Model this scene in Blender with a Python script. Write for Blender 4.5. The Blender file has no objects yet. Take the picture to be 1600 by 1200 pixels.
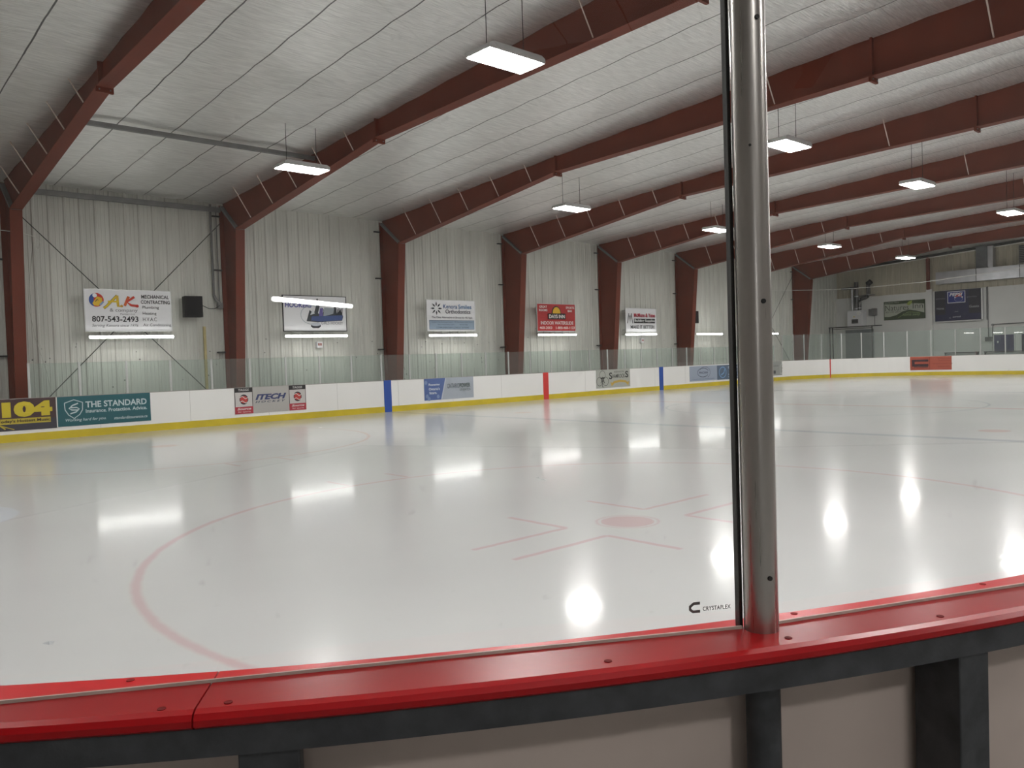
import bpy, math, random
from mathutils import Vector, Matrix
R = math.radians
random.seed(7)
scene = bpy.context.scene
COL = scene.collection

# ------------------------------------------------------------------ camera, world, exposure
CAM = dict(loc=(-23.5071, -12.0179, 1.6875), yaw=0.8345, pitch=-0.0300, roll=-0.0329, f=1258.18)
cd = bpy.data.cameras.new('camera'); cam = bpy.data.objects.new('camera', cd); COL.objects.link(cam)
fw = Vector((math.cos(CAM['yaw'])*math.cos(CAM['pitch']), math.sin(CAM['yaw'])*math.cos(CAM['pitch']), math.sin(CAM['pitch'])))
rt = Vector((math.sin(CAM['yaw']), -math.cos(CAM['yaw']), 0)); up = rt.cross(fw)
r2 = rt*math.cos(CAM['roll']) + up*math.sin(CAM['roll']); u2 = -rt*math.sin(CAM['roll']) + up*math.cos(CAM['roll'])
mw = Matrix((( r2.x, u2.x, -fw.x), (r2.y, u2.y, -fw.y), (r2.z, u2.z, -fw.z))).to_4x4()
mw.translation = Vector(CAM['loc']); cam.matrix_world = mw
cd.sensor_width = 36; cd.lens = 36*CAM['f']/1600; cd.clip_start = 0.02; cd.clip_end = 300
scene.camera = cam
world = bpy.data.worlds.new('world'); scene.world = world; world.use_nodes = True
world.node_tree.nodes['Background'].inputs[0].default_value = (0.75, 0.8, 0.85, 1)
world.node_tree.nodes['Background'].inputs[1].default_value = 0.02
scene.view_settings.view_transform = 'Standard'; scene.view_settings.look = 'None'
scene.view_settings.exposure = 0.10; scene.view_settings.gamma = 1.0
scene.view_settings.use_curve_mapping = False
LAMP = 112.0      # radiance of the hanging LED panels
TUBE = 18.0      # radiance of the tube lights under the signs
TUBE_BACK = 60.0
scene.cycles.max_bounces = 8; scene.cycles.transparent_max_bounces = 24
scene.cycles.sample_clamp_indirect = 6
scene.cycles.use_denoising = True

# ------------------------------------------------------------------ building dimensions (metres)
HW = 11.83            # half width of the ice
CR = 7.25             # corner radius
CX = 18.70            # x of the corner centres
LH = CX + CR          # half length
BH = 1.107            # board height
WY = 14.05            # far side wall
YB = -24.0            # wall behind the seats
XR, XL = 30.6, -30.85 # end walls
def ceil_z(y):
    return 7.16 + 0.056*(WY - y) if y > -9 else 7.16 + 0.056*(WY + 9) - 0.058*(-9 - y)
def flange_z(y):
    P = [(14.05, 5.96), (12.75, 6.13), (4.65, 7.15), (-4.62, 7.33), (-9.0, 7.42), (-24.0, 6.2)]
    for (a, za), (b, zb) in zip(P, P[1:]):
        if y >= b: return za + (zb-za)*(a-y)/(a-b)
    return 6.2

# ------------------------------------------------------------------ materials
def lin(c):
    return tuple((v/12.92 if v <= .04045 else ((v+.055)/1.055)**2.4) for v in [x/255 for x in c]) + (1,)
MATS = {}
def mat(name, col, rough=0.6, metal=0.0, spec=0.5, noise=0.0, nscale=3.0, bump=0.0, bscale=20.0, stretch=(1, 1, 1), coat=0.0):
    if name in MATS: return MATS[name]
    m = bpy.data.materials.new(name); m.use_nodes = True; nt = m.node_tree; b = nt.nodes['Principled BSDF']
    b.inputs['Base Color'].default_value = col; b.inputs['Roughness'].default_value = rough
    b.inputs['Metallic'].default_value = metal; b.inputs['Specular IOR Level'].default_value = spec
    b.inputs['Coat Weight'].default_value = coat; b.inputs['Coat Roughness'].default_value = 0.12
    tc = nt.nodes.new('ShaderNodeTexCoord'); mp = nt.nodes.new('ShaderNodeMapping'); mp.inputs['Scale'].default_value = stretch
    nt.links.new(tc.outputs['Object'], mp.inputs[0])
    if noise > 0:
        n = nt.nodes.new('ShaderNodeTexNoise'); n.inputs['Scale'].default_value = nscale; n.inputs['Detail'].default_value = 5
        nt.links.new(mp.outputs[0], n.inputs['Vector'])
        mr = nt.nodes.new('ShaderNodeMapRange'); mr.inputs[1].default_value = .3; mr.inputs[2].default_value = .7
        mr.inputs[3].default_value = 1-noise; mr.inputs[4].default_value = 1+noise*.6
        nt.links.new(n.outputs[0], mr.inputs[0])
        mx = nt.nodes.new('ShaderNodeVectorMath'); mx.operation = 'SCALE'; mx.inputs[0].default_value = col[:3]
        nt.links.new(mr.outputs[0], mx.inputs['Scale']); nt.links.new(mx.outputs[0], b.inputs['Base Color'])
    if bump > 0:
        n = nt.nodes.new('ShaderNodeTexNoise'); n.inputs['Scale'].default_value = bscale; n.inputs['Detail'].default_value = 4
        nt.links.new(mp.outputs[0], n.inputs['Vector'])
        bp = nt.nodes.new('ShaderNodeBump'); bp.inputs['Strength'].default_value = bump; bp.inputs['Distance'].default_value = 0.01
        nt.links.new(n.outputs[0], bp.inputs['Height']); nt.links.new(bp.outputs[0], b.inputs['Normal'])
    MATS[name] = m; return m
def emis(name, col, s):
    m = bpy.data.materials.new(name); m.use_nodes = True; b = m.node_tree.nodes['Principled BSDF']
    b.inputs['Base Color'].default_value = (.8, .8, .8, 1); b.inputs['Emission Color'].default_value = col
    b.inputs['Emission Strength'].default_value = s; MATS[name] = m; return m
def paint(rgb):   # flat printed colour on a sign
    return mat('print_%d_%d_%d' % rgb, lin(rgb), 0.5, spec=.3)

M_RED = mat('red_oxide_paint', (0.150, 0.031, 0.016, 1), 0.6, spec=.22, noise=.16, nscale=1.2, bump=.1, bscale=8)
M_GREYST = mat('grey_steel', (0.20, 0.20, 0.20, 1), 0.5, metal=.3, noise=.2)
M_GALV = mat('galvanised_steel', (0.065, 0.068, 0.074, 1), 0.5, metal=.4, noise=.35, nscale=14, bump=.2, bscale=30)
M_DUCT = mat('duct_metal', (0.50, 0.51, 0.53, 1), 0.38, metal=.7, noise=.15, nscale=2, bump=.3, bscale=3)
M_ALU = mat('aluminium', (0.58, 0.59, 0.58, 1), 0.35, metal=.6)
M_BLACK = mat('black_plastic', (0.012, 0.012, 0.014, 1), 0.5, spec=.15, noise=.2)
M_DKPIPE = mat('dark_pipe', (0.02, 0.022, 0.022, 1), 0.45, metal=.3)
M_WHITE = mat('white_board_plastic', (0.83, 0.82, 0.80, 1), 0.35, noise=.03, nscale=.8)
M_SIGNW = mat('white_sign_face', (0.72, 0.72, 0.74, 1), 0.45)
M_YEL = mat('yellow_kick_plastic', (0.60, 0.46, 0.015, 1), 0.4, noise=.12, nscale=1.5)
M_BLUE = mat('blue_line_plastic', (0.012, 0.07, 0.36, 1), 0.35)
M_REDL = mat('red_line_plastic', (0.62, 0.035, 0.03, 1), 0.35)
M_CAP = mat('red_cap_plastic', (0.38, 0.005, 0.008, 1), 0.30, spec=.30, noise=.10, nscale=2.2, bump=.06, bscale=5)
M_BACK = mat('board_backing', (0.56, 0.47, 0.42, 1), 0.55, noise=.12, nscale=2.0)
M_GASKET = mat('black_rubber_gasket', (0.008, 0.008, 0.008, 1), 0.6)
M_GROOVE = mat('glass_channel', (0.55, 0.50, 0.44, 1), 0.5, noise=.3, nscale=6)
M_CONC = mat('concrete_floor', (0.22, 0.22, 0.21, 1), 0.7, noise=.2, nscale=.7)
M_BLOCK = mat('painted_block', (0.68, 0.68, 0.66, 1), 0.6, noise=.08, nscale=.6, bump=.1, bscale=4)
M_WOOD = mat('pale_wood', (0.55, 0.46, 0.22, 1), 0.6, noise=.2, nscale=8)
M_LAMP = emis('led_panel', (1.0, 0.985, 0.962, 1), LAMP)
M_TUBE = emis('led_tube', (1.0, 0.99, 0.96, 1), TUBE)
M_TUBEB = emis('led_tube_back', (1.0, 1.0, 1.0, 1), TUBE_BACK)

def steel_post_mat():
    m = bpy.data.materials.new('polished_post'); m.use_nodes = True; nt = m.node_tree; b = nt.nodes['Principled BSDF']
    b.inputs['Base Color'].default_value = (.47, .445, .42, 1); b.inputs['Metallic'].default_value = .92; b.inputs['Roughness'].default_value = .27
    tc = nt.nodes.new('ShaderNodeTexCoord'); mp = nt.nodes.new('ShaderNodeMapping'); mp.inputs['Scale'].default_value = (60, 60, 1.2)
    n = nt.nodes.new('ShaderNodeTexNoise'); n.inputs['Scale'].default_value = 2; n.inputs['Detail'].default_value = 5
    nt.links.new(tc.outputs['Object'], mp.inputs[0]); nt.links.new(mp.outputs[0], n.inputs['Vector'])
    mr = nt.nodes.new('ShaderNodeMapRange'); mr.inputs[3].default_value = .2; mr.inputs[4].default_value = .4
    nt.links.new(n.outputs[0], mr.inputs[0]); nt.links.new(mr.outputs[0], b.inputs['Roughness'])
    MATS['post'] = m; return m
M_POST = steel_post_mat()

def wall_mat(name, col, dots):
    """vertical-ribbed painted liner sheet with faint dirt; dots = puck marks low on the wall"""
    m = bpy.data.materials.new(name); m.use_nodes = True; nt = m.node_tree; L = nt.links; b = nt.nodes['Principled BSDF']
    b.inputs['Roughness'].default_value = .5; b.inputs['Specular IOR Level'].default_value = .35
    tc = nt.nodes.new('ShaderNodeTexCoord'); mp = nt.nodes.new('ShaderNodeMapping'); mp.inputs['Scale'].default_value = (1.6, 1.6, .22)
    L.new(tc.outputs['Object'], mp.inputs[0])
    n = nt.nodes.new('ShaderNodeTexNoise'); n.inputs['Scale'].default_value = 1.6; n.inputs['Detail'].default_value = 7; L.new(mp.outputs[0], n.inputs['Vector'])
    mr = nt.nodes.new('ShaderNodeMapRange'); mr.inputs[1].default_value = .3; mr.inputs[2].default_value = .7; mr.inputs[3].default_value = .86; mr.inputs[4].default_value = 1.08
    L.new(n.outputs[0], mr.inputs[0])
    v = nt.nodes.new('ShaderNodeTexVoronoi'); v.inputs['Scale'].default_value = 3.6; L.new(tc.outputs['Object'], v.inputs['Vector'])
    lt = nt.nodes.new('ShaderNodeMath'); lt.operation = 'LESS_THAN'; lt.inputs[1].default_value = .085; L.new(v.outputs['Distance'], lt.inputs[0])
    n2 = nt.nodes.new('ShaderNodeTexNoise'); n2.inputs['Scale'].default_value = 1.1; L.new(tc.outputs['Object'], n2.inputs['Vector'])
    g2 = nt.nodes.new('ShaderNodeMath'); g2.operation = 'GREATER_THAN'; g2.inputs[1].default_value = .47; L.new(n2.outputs[0], g2.inputs[0])
    sep = nt.nodes.new('ShaderNodeSeparateXYZ'); L.new(tc.outputs['Object'], sep.inputs[0])
    lz = nt.nodes.new('ShaderNodeMath'); lz.operation = 'LESS_THAN'; lz.inputs[1].default_value = 2.75; L.new(sep.outputs[2], lz.inputs[0])
    a = nt.nodes.new('ShaderNodeMath'); a.operation = 'MULTIPLY'; L.new(lt.outputs[0], a.inputs[0]); L.new(g2.outputs[0], a.inputs[1])
    a2 = nt.nodes.new('ShaderNodeMath'); a2.operation = 'MULTIPLY'; L.new(a.outputs[0], a2.inputs[0]); L.new(lz.outputs[0], a2.inputs[1])
    a3 = nt.nodes.new('ShaderNodeMath'); a3.operation = 'MULTIPLY'; a3.inputs[1].default_value = .75 if dots else 0; L.new(a2.outputs[0], a3.inputs[0])
    sc = nt.nodes.new('ShaderNodeVectorMath'); sc.operation = 'SCALE'; sc.inputs[0].default_value = col; L.new(mr.outputs[0], sc.inputs['Scale'])
    mx = nt.nodes.new('ShaderNodeMix'); mx.data_type = 'RGBA'; L.new(a3.outputs[0], mx.inputs[0]); L.new(sc.outputs[0], mx.inputs[6]); mx.inputs[7].default_value = (.03, .03, .03, 1)
    L.new(mx.outputs[2], b.inputs['Base Color']); MATS[name] = m; return m
M_WALL = wall_mat('liner_wall', (.60, .60, .555), True)
M_WALL2 = wall_mat('end_liner_wall', (.50, .46, .36), False)

def ceiling_mat():
    """silvery foil-faced insulation: reflective, finely wrinkled across the building, taped seams"""
    m = bpy.data.materials.new('foil_insulation'); m.use_nodes = True; nt = m.node_tree; L = nt.links; b = nt.nodes['Principled BSDF']
    b.inputs['Metallic'].default_value = .80; b.inputs['Roughness'].default_value = .33
    tc = nt.nodes.new('ShaderNodeTexCoord')
    def noise(scale, st, det=3):
        mp = nt.nodes.new('ShaderNodeMapping'); mp.inputs['Scale'].default_value = st; L.new(tc.outputs['Object'], mp.inputs[0])
        n = nt.nodes.new('ShaderNodeTexNoise'); n.inputs['Scale'].default_value = scale; n.inputs['Detail'].default_value = det; L.new(mp.outputs[0], n.inputs['Vector']); return n
    n1 = noise(1.0, (2.6, 34, 1), 4); n2 = noise(1.0, (2.2, 3.2, 1), 3)
    b1 = nt.nodes.new('ShaderNodeBump'); b1.inputs['Strength'].default_value = .85; b1.inputs['Distance'].default_value = .030; L.new(n1.outputs[0], b1.inputs['Height'])
    b2 = nt.nodes.new('ShaderNodeBump'); b2.inputs['Strength'].default_value = .5; b2.inputs['Distance'].default_value = .012; L.new(n2.outputs[0], b2.inputs['Height']); L.new(b1.outputs[0], b2.inputs['Normal'])
    L.new(b2.outputs[0], b.inputs['Normal'])
    sep = nt.nodes.new('ShaderNodeSeparateXYZ'); L.new(tc.outputs['Object'], sep.inputs[0])
    def M(op, a, bb=None):
        x = nt.nodes.new('ShaderNodeMath'); x.operation = op
        for i, s in enumerate((a, bb)):
            if s is None: continue
            if isinstance(s, (int, float)): x.inputs[i].default_value = s
            else: L.new(s, x.inputs[i])
        return x.outputs[0]
    wob = noise(1.0, (.4, .9, 1), 3)
    x = M('ADD', sep.outputs[0], M('MULTIPLY', M('SUBTRACT', wob.outputs[0], .5), .05))
    ph = M('FRACT', M('DIVIDE', M('ADD', x, 18.68+1.236*40+.62), 1.236))
    d = M('MULTIPLY', M('ABSOLUTE', M('SUBTRACT', ph, .5)), 1.236)     # distance to the seam
    dark = M('LESS_THAN', d, .016)
    sgn = M('MULTIPLY', M('LESS_THAN', M('ABSOLUTE', M('SUBTRACT', M('MULTIPLY', M('SUBTRACT', ph, .5), 1.236), .032)), .022), M('GREATER_THAN', noise(1.0, (.5, .35, 1), 2).outputs[0], .52))
    base = nt.nodes.new('ShaderNodeMix'); base.data_type = 'RGBA'; base.inputs[6].default_value = (.98, .98, .96, 1); base.inputs[7].default_value = (.13, .13, .13, 1); L.new(dark, base.inputs[0])
    b3 = nt.nodes.new('ShaderNodeMix'); b3.data_type = 'RGBA'; L.new(sgn, b3.inputs[0]); L.new(base.outputs[2], b3.inputs[6]); b3.inputs[7].default_value = (.92, .92, .9, 1)  # seam tape whitened in patches where it would catch the light
    st = nt.nodes.new('ShaderNodeMapRange'); st.inputs[1].default_value = .3; st.inputs[2].default_value = .7; st.inputs[3].default_value = .78; st.inputs[4].default_value = 1.05; L.new(n1.outputs[0], st.inputs[0])
    sv = nt.nodes.new('ShaderNodeVectorMath'); sv.operation = 'SCALE'; L.new(b3.outputs[2], sv.inputs[0]); L.new(M('MULTIPLY', M('SUBTRACT', 1, sgn), .66), b.inputs['Metallic']); L.new(st.outputs[0], sv.inputs['Scale'])
    L.new(sv.outputs[0], b.inputs['Base Color']); MATS['ceil'] = m; return m
M_CEIL = ceiling_mat()

def ice_mat():
    m = bpy.data.materials.new('ice'); m.use_nodes = True; nt = m.node_tree; L = nt.links; b = nt.nodes['Principled BSDF']
    b.inputs['IOR'].default_value = 1.31; b.inputs['Roughness'].default_value = .16; b.inputs['Specular IOR Level'].default_value = .07
    b.inputs['Coat Weight'].default_value = .27; b.inputs['Coat IOR'].default_value = 1.31; b.inputs['Coat Roughness'].default_value = .05
    tc = nt.nodes.new('ShaderNodeTexCoord'); sep = nt.nodes.new('ShaderNodeSeparateXYZ')
    nb = nt.nodes.new('ShaderNodeTexNoise'); nb.inputs['Scale'].default_value = 6; nb.inputs['Detail'].default_value = 3; L.new(tc.outputs['Object'], nb.inputs['Vector'])
    sb = nt.nodes.new('ShaderNodeVectorMath'); sb.operation = 'SUBTRACT'; sb.inputs[1].default_value = (.5, .5, .5); L.new(nb.outputs['Color'], sb.inputs[0])
    ss = nt.nodes.new('ShaderNodeVectorMath'); ss.operation = 'SCALE'; ss.inputs['Scale'].default_value = .035; L.new(sb.outputs[0], ss.inputs[0])
    ad = nt.nodes.new('ShaderNodeVectorMath'); ad.operation = 'ADD'; L.new(tc.outputs['Object'], ad.inputs[0]); L.new(ss.outputs[0], ad.inputs[1]); L.new(ad.outputs[0], sep.inputs[0])
    X, Y = sep.outputs[0], sep.outputs[1]
    def M(op, a, bb=None, c=None):
        x = nt.nodes.new('ShaderNodeMath'); x.operation = op
        for i, s in enumerate((a, bb, c)):
            if s is None: continue
            if isinstance(s, (int, float)): x.inputs[i].default_value = s
            else: L.new(s, x.inputs[i])
        return x.outputs[0]
    def soft(d, w, e=.02):     # 1 where d < w, soft edge
        r = nt.nodes.new('ShaderNodeMapRange'); r.inputs[1].default_value = w-e; r.inputs[2].default_value = w+e; r.inputs[3].default_value = 1; r.inputs[4].default_value = 0
        L.new(d, r.inputs[0]); return r.outputs[0]
    def dist(cx, cy): return M('SQRT', M('ADD', M('POWER', M('SUBTRACT', X, cx), 2), M('POWER', M('SUBTRACT', Y, cy), 2)))
    def ring(cx, cy, rr, w): return soft(M('ABSOLUTE', M('SUBTRACT', dist(cx, cy), rr)), w/2)
    def rect(x0, y0, x1, y1):
        return M('MULTIPLY', soft(M('ABSOLUTE', M('SUBTRACT', X, (x0+x1)/2)), abs(x1-x0)/2, .01), soft(M('ABSOLUTE', M('SUBTRACT', Y, (y0+y1)/2)), abs(y1-y0)/2, .01))
    def mx(items):
        o = items[0]
        for i in items[1:]: o = M('MAXIMUM', o, i)
        return o
    RX, RY, RR = 17.18, 6.72, 4.55
    red = [soft(M('ABSOLUTE', X), .15)]
    for sx in (-1, 1):
        red.append(soft(M('ABSOLUTE', M('SUBTRACT', X, 22.6 if sx > 0 else -22.98)), .025, .01))
        for sy in (-1, 1):
            cx, cy = sx*RX, sy*RY
            red.append(ring(cx, cy, RR, .075)); red.append(soft(dist(cx, cy), .27, .01)); red.append(ring(cx, cy, .315, .02))
            if (sx, sy) != (-1, -1): continue
            w = .065
            for ex in (-1, 1):
                for ey in (-1, 1):
                    x0 = cx + ex*.62; y0 = cy + ey*.27
                    red.append(rect(x0-w/2, min(y0, y0+ey*.85), x0+w/2, max(y0, y0+ey*.85)))
                    red.append(rect(min(x0, x0+ex*1.2), y0-w/2, max(x0, x0+ex*1.2), y0+w/2))
        for sy in (-1, 1):
            for ex in (-.5, .5):
                for ey in (-1, 1):
                    red.append(rect(sx*RX+ex-.03, sy*RY+ey*(RR+.07), sx*RX+ex+.03, sy*RY+ey*(RR+.67)))
    for nx_ in (-6.1, 6.1):
        for ny_ in (-6.72, 6.72): red.append(soft(dist(nx_, ny_), .28))
    blue = [soft(M('ABSOLUTE', M('SUBTRACT', M('ABSOLUTE', X), 7.79)), .15), ring(0, 0, RR, .07)]
    crease = M('MULTIPLY', soft(dist(-22.6, -.3), 1.22), M('GREATER_THAN', X, -22.6))
    n = nt.nodes.new('ShaderNodeTexNoise'); n.inputs['Scale'].default_value = .35; n.inputs['Detail'].default_value = 4; L.new(tc.outputs['Object'], n.inputs['Vector'])
    mr = nt.nodes.new('ShaderNodeMapRange'); mr.inputs[1].default_value = .3; mr.inputs[2].default_value = .7; mr.inputs[3].default_value = .96; mr.inputs[4].default_value = 1.03; L.new(n.outputs[0], mr.inputs[0])
    sc = nt.nodes.new('ShaderNodeVectorMath'); sc.operation = 'SCALE'; sc.inputs[0].default_value = (.515, .514, .510); L.new(mr.outputs[0], sc.inputs['Scale'])
    cur = sc.outputs[0]
    for mask, col, k in ((mx(red), (.50, .30, .30, 1), .50), (mx(blue), (.28, .29, .36, 1), .45), (crease, (.55, .58, .66, 1), .6)):
        q = nt.nodes.new('ShaderNodeMix'); q.data_type = 'RGBA'; L.new(M('MULTIPLY', mask, k), q.inputs[0]); L.new(cur, q.inputs[6]); q.inputs[7].default_value = col; cur = q.outputs[2]
    # light skate scratches
    wv = nt.nodes.new('ShaderNodeTexNoise'); mp = nt.nodes.new('ShaderNodeMapping'); mp.inputs['Scale'].default_value = (1.2, 26, 1); mp.inputs['Rotation'].default_value = (0, 0, R(4))
    L.new(tc.outputs['Object'], mp.inputs[0]); L.new(mp.outputs[0], wv.inputs['Vector']); wv.inputs['Scale'].default_value = 1; wv.inputs['Detail'].default_value = 5
    bp = nt.nodes.new('ShaderNodeBump'); bp.inputs['Strength'].default_value = .5; bp.inputs['Distance'].default_value = .0009; L.new(wv.outputs[0], bp.inputs['Height'])
    L.new(bp.outputs[0], b.inputs['Normal']); L.new(bp.outputs[0], b.inputs['Coat Normal']); L.new(cur, b.inputs['Base Color']); MATS['ice'] = m; return m
M_ICE = ice_mat()

def glass_mat(name, tint, refl, haze=0.0, scuff=0.0):
    m = bpy.data.materials.new(name); m.use_nodes = True; nt = m.node_tree; L = nt.links; nt.nodes.clear()
    out = nt.nodes.new('ShaderNodeOutputMaterial'); tr = nt.nodes.new('ShaderNodeBsdfTransparent'); tr.inputs[0].default_value = tint
    gl = nt.nodes.new('ShaderNodeBsdfGlossy'); gl.inputs['Roughness'].default_value = 0.0; gl.inputs[0].default_value = (1, 1, 1, 1)
    fr = nt.nodes.new('ShaderNodeFresnel'); fr.inputs[0].default_value = 1.49
    mu = nt.nodes.new('ShaderNodeMath'); mu.operation = 'MULTIPLY'; mu.inputs[1].default_value = refl; L.new(fr.outputs[0], mu.inputs[0])
    ge = nt.nodes.new('ShaderNodeNewGeometry'); inv = nt.nodes.new('ShaderNodeMath'); inv.operation = 'SUBTRACT'; inv.inputs[0].default_value = 1; L.new(ge.outputs['Backfacing'], inv.inputs[1])
    mu0 = mu; mu = nt.nodes.new('ShaderNodeMath'); mu.operation = 'MULTIPLY'; L.new(mu0.outputs[0], mu.inputs[0]); L.new(inv.outputs[0], mu.inputs[1])
    mix = nt.nodes.new('ShaderNodeMixShader'); L.new(mu.outputs[0], mix.inputs[0]); L.new(tr.outputs[0], mix.inputs[1]); L.new(gl.outputs[0], mix.inputs[2])
    df = nt.nodes.new('ShaderNodeBsdfDiffuse'); df.inputs[0].default_value = (.62, .64, .62, 1)
    m2 = nt.nodes.new('ShaderNodeMixShader'); L.new(mix.outputs[0], m2.inputs[1]); L.new(df.outputs[0], m2.inputs[2]); m2.inputs[0].default_value = haze
    if scuff > 0:
        tc = nt.nodes.new('ShaderNodeTexCoord')
        n = nt.nodes.new('ShaderNodeTexNoise'); n.inputs['Scale'].default_value = 26; n.inputs['Detail'].default_value = 6; L.new(tc.outputs['Object'], n.inputs['Vector'])
        k = nt.nodes.new('ShaderNodeMapRange'); k.inputs[1].default_value = .69; k.inputs[2].default_value = .78; k.inputs[4].default_value = scuff; L.new(n.outputs[0], k.inputs[0])
        a = nt.nodes.new('ShaderNodeMath'); a.inputs[1].default_value = haze; L.new(k.outputs[0], a.inputs[0]); L.new(a.outputs[0], m2.inputs[0])
    L.new(m2.outputs[0], out.inputs[0]); MATS[name] = m; return m
M_GLASS = glass_mat('front_glass', (.985, .99, .985, 1), 1.6, .006, .10)
M_SHIELD = glass_mat('far_shield', (.90, .95, .93, 1), 1.6, .05)

# ------------------------------------------------------------------ mesh helpers
def tag(o, label=None, cat=None, group=None, kind=None):
    if label: o['label'] = label
    if cat: o['category'] = cat
    if group: o['group'] = group
    if kind: o['kind'] = kind
    return o
def empty(name, loc=(0, 0, 0), rz=0.0, label=None, cat=None, group=None):
    o = bpy.data.objects.new(name, None); o.empty_display_size = .2; COL.objects.link(o); o.location = loc; o.rotation_euler.z = rz
    return tag(o, label, cat, group)
class MB:
    def __init__(s): s.v = []; s.f = []; s.m = []; s.mats = []; s.sm = []
    def mi(s, m):
        if m not in s.mats: s.mats.append(m)
        return s.mats.index(m)
    def add(s, vs, fs, m=None, smooth=False):
        o = len(s.v); s.v += [tuple(v) for v in vs]; k = s.mi(m)
        for f in fs: s.f.append([i+o for i in f]); s.m.append(k); s.sm.append(smooth)
        return s
    def box(s, a, b, m=None):
        x0, y0, z0 = [min(p, q) for p, q in zip(a, b)]; x1, y1, z1 = [max(p, q) for p, q in zip(a, b)]
        return s.add([(x0,y0,z0),(x1,y0,z0),(x1,y1,z0),(x0,y1,z0),(x0,y0,z1),(x1,y0,z1),(x1,y1,z1),(x0,y1,z1)],
                     [(0,3,2,1),(4,5,6,7),(0,1,5,4),(1,2,6,5),(2,3,7,6),(3,0,4,7)], m)
    def tube(s, pts, r, m=None, n=10, caps=True):
        pts = [Vector(p) for p in pts]; rings = []
        for i, p in enumerate(pts):
            d = (pts[min(i+1, len(pts)-1)] - pts[max(i-1, 0)]).normalized()
            a = Vector((0, 0, 1)) if abs(d.z) < .9 else Vector((1, 0, 0)); u = d.cross(a).normalized(); w = d.cross(u)
            rr = r[i] if isinstance(r, (list, tuple)) else r
            rings.append([p + (u*math.cos(t) + w*math.sin(t))*rr for t in [2*math.pi*k/n for k in range(n)]])
        vs = [v for g in rings for v in g]; fs = []
        for i in range(len(pts)-1):
            for k in range(n): fs.append((i*n+k, i*n+(k+1) % n, (i+1)*n+(k+1) % n, (i+1)*n+k))
        s.add(vs, fs, m, True)
        if caps: s.add(rings[0], [tuple(range(n))], m); s.add(rings[-1], [tuple(range(n))[::-1]], m)
        return s
    def prism(s, poly, ax, t0, t1, m=None):
        """poly in the two other axes, extruded along axis ax from t0 to t1"""
        n = len(poly)
        def P(q, t):
            c = list(q); c.insert(ax, t); return tuple(c)
        vs = [P(q, t0) for q in poly] + [P(q, t1) for q in poly]
        return s.add(vs, [tuple(range(n)), tuple(range(n, 2*n))[::-1]] + [(i, i+n, (i+1) % n+n, (i+1) % n) for i in range(n)], m)
    def build(s, name, parent=None, bevel=0.0):
        me = bpy.data.meshes.new(name); me.from_pydata(s.v, [], s.f)
        for m in s.mats: me.materials.append(m)
        me.polygons.foreach_set('material_index', s.m); me.polygons.foreach_set('use_smooth', s.sm)
        me.update()
        import bmesh
        bm = bmesh.new(); bm.from_mesh(me); bmesh.ops.recalc_face_normals(bm, faces=bm.faces); bm.to_mesh(me); bm.free()
        o = bpy.data.objects.new(name, me); COL.objects.link(o)
        if parent: o.parent = parent
        if bevel:
            b = o.modifiers.new('bevel', 'BEVEL'); b.width = bevel; b.segments = 3; b.limit_method = 'ANGLE'
            me.polygons.foreach_set('use_smooth', [True]*len(me.polygons))
            w = o.modifiers.new('wn', 'WEIGHTED_NORMAL')
        return o
def kids(o): return [c for c in KIDS.get(o.name, [])]
def copy_tree(o, parent=None):
    c = o.copy(); COL.objects.link(c)
    if parent: c.parent = parent
    for ch in list(o.children): copy_tree(ch, c)
    return c
def one(name, mb, label, cat, group=None, bevel=0.0):
    return tag(mb.build(name, None, bevel), label, cat, group)

# path around the rink at offset o from the board face (positive = outside); s in metres, from far side left to the far end
def arc_pts(cx, cy, r, a0, a1, n): return [(cx+r*math.cos(R(a0+(a1-a0)*i/n)), cy+r*math.sin(R(a0+(a1-a0)*i/n))) for i in range(n+1)]
def sweep(mb, path, prof, m, closed=False):
    """sweep a profile [(offset outward, z)] along a path of (x,y,nx,ny)"""
    n = len(prof); vs = []; fs = []
    for (x, y, nx, ny) in path:
        for (o, z) in prof: vs.append((x+nx*o, y+ny*o, z))
    for i in range(len(path)-1):
        for k in range(n): fs.append((i*n+k, i*n+(k+1) % n, (i+1)*n+(k+1) % n, (i+1)*n+k))
    fs += [tuple(range(n)), tuple(range((len(path)-1)*n, len(path)*n))[::-1]]
    return mb.add(vs, fs, m)
def corner(sx, sy, a0, a1, n=24):
    out = []
    for i in range(n+1):
        a = R(a0+(a1-a0)*i/n); c, s = math.cos(a), math.sin(a)
        out.append((sx*CX+CR*c, sy*(HW-CR)+CR*s, c, s))
    return out

# ------------------------------------------------------------------ ground, ice, shell
tag(MB().box((XL, YB, -.3), (XR, WY, -.02), M_CONC).build('floor'), kind='structure')
pts = arc_pts(CX, HW-CR, CR, 0, 90, 24) + arc_pts(-CX, HW-CR, CR, 90, 180, 24) + arc_pts(-CX, -HW+CR, CR, 180, 270, 24) + arc_pts(CX, -HW+CR, CR, 270, 360, 24)
tag(MB().prism(pts, 2, -.02, 0.0, M_ICE).build('floor_ice'), kind='structure')

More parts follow.
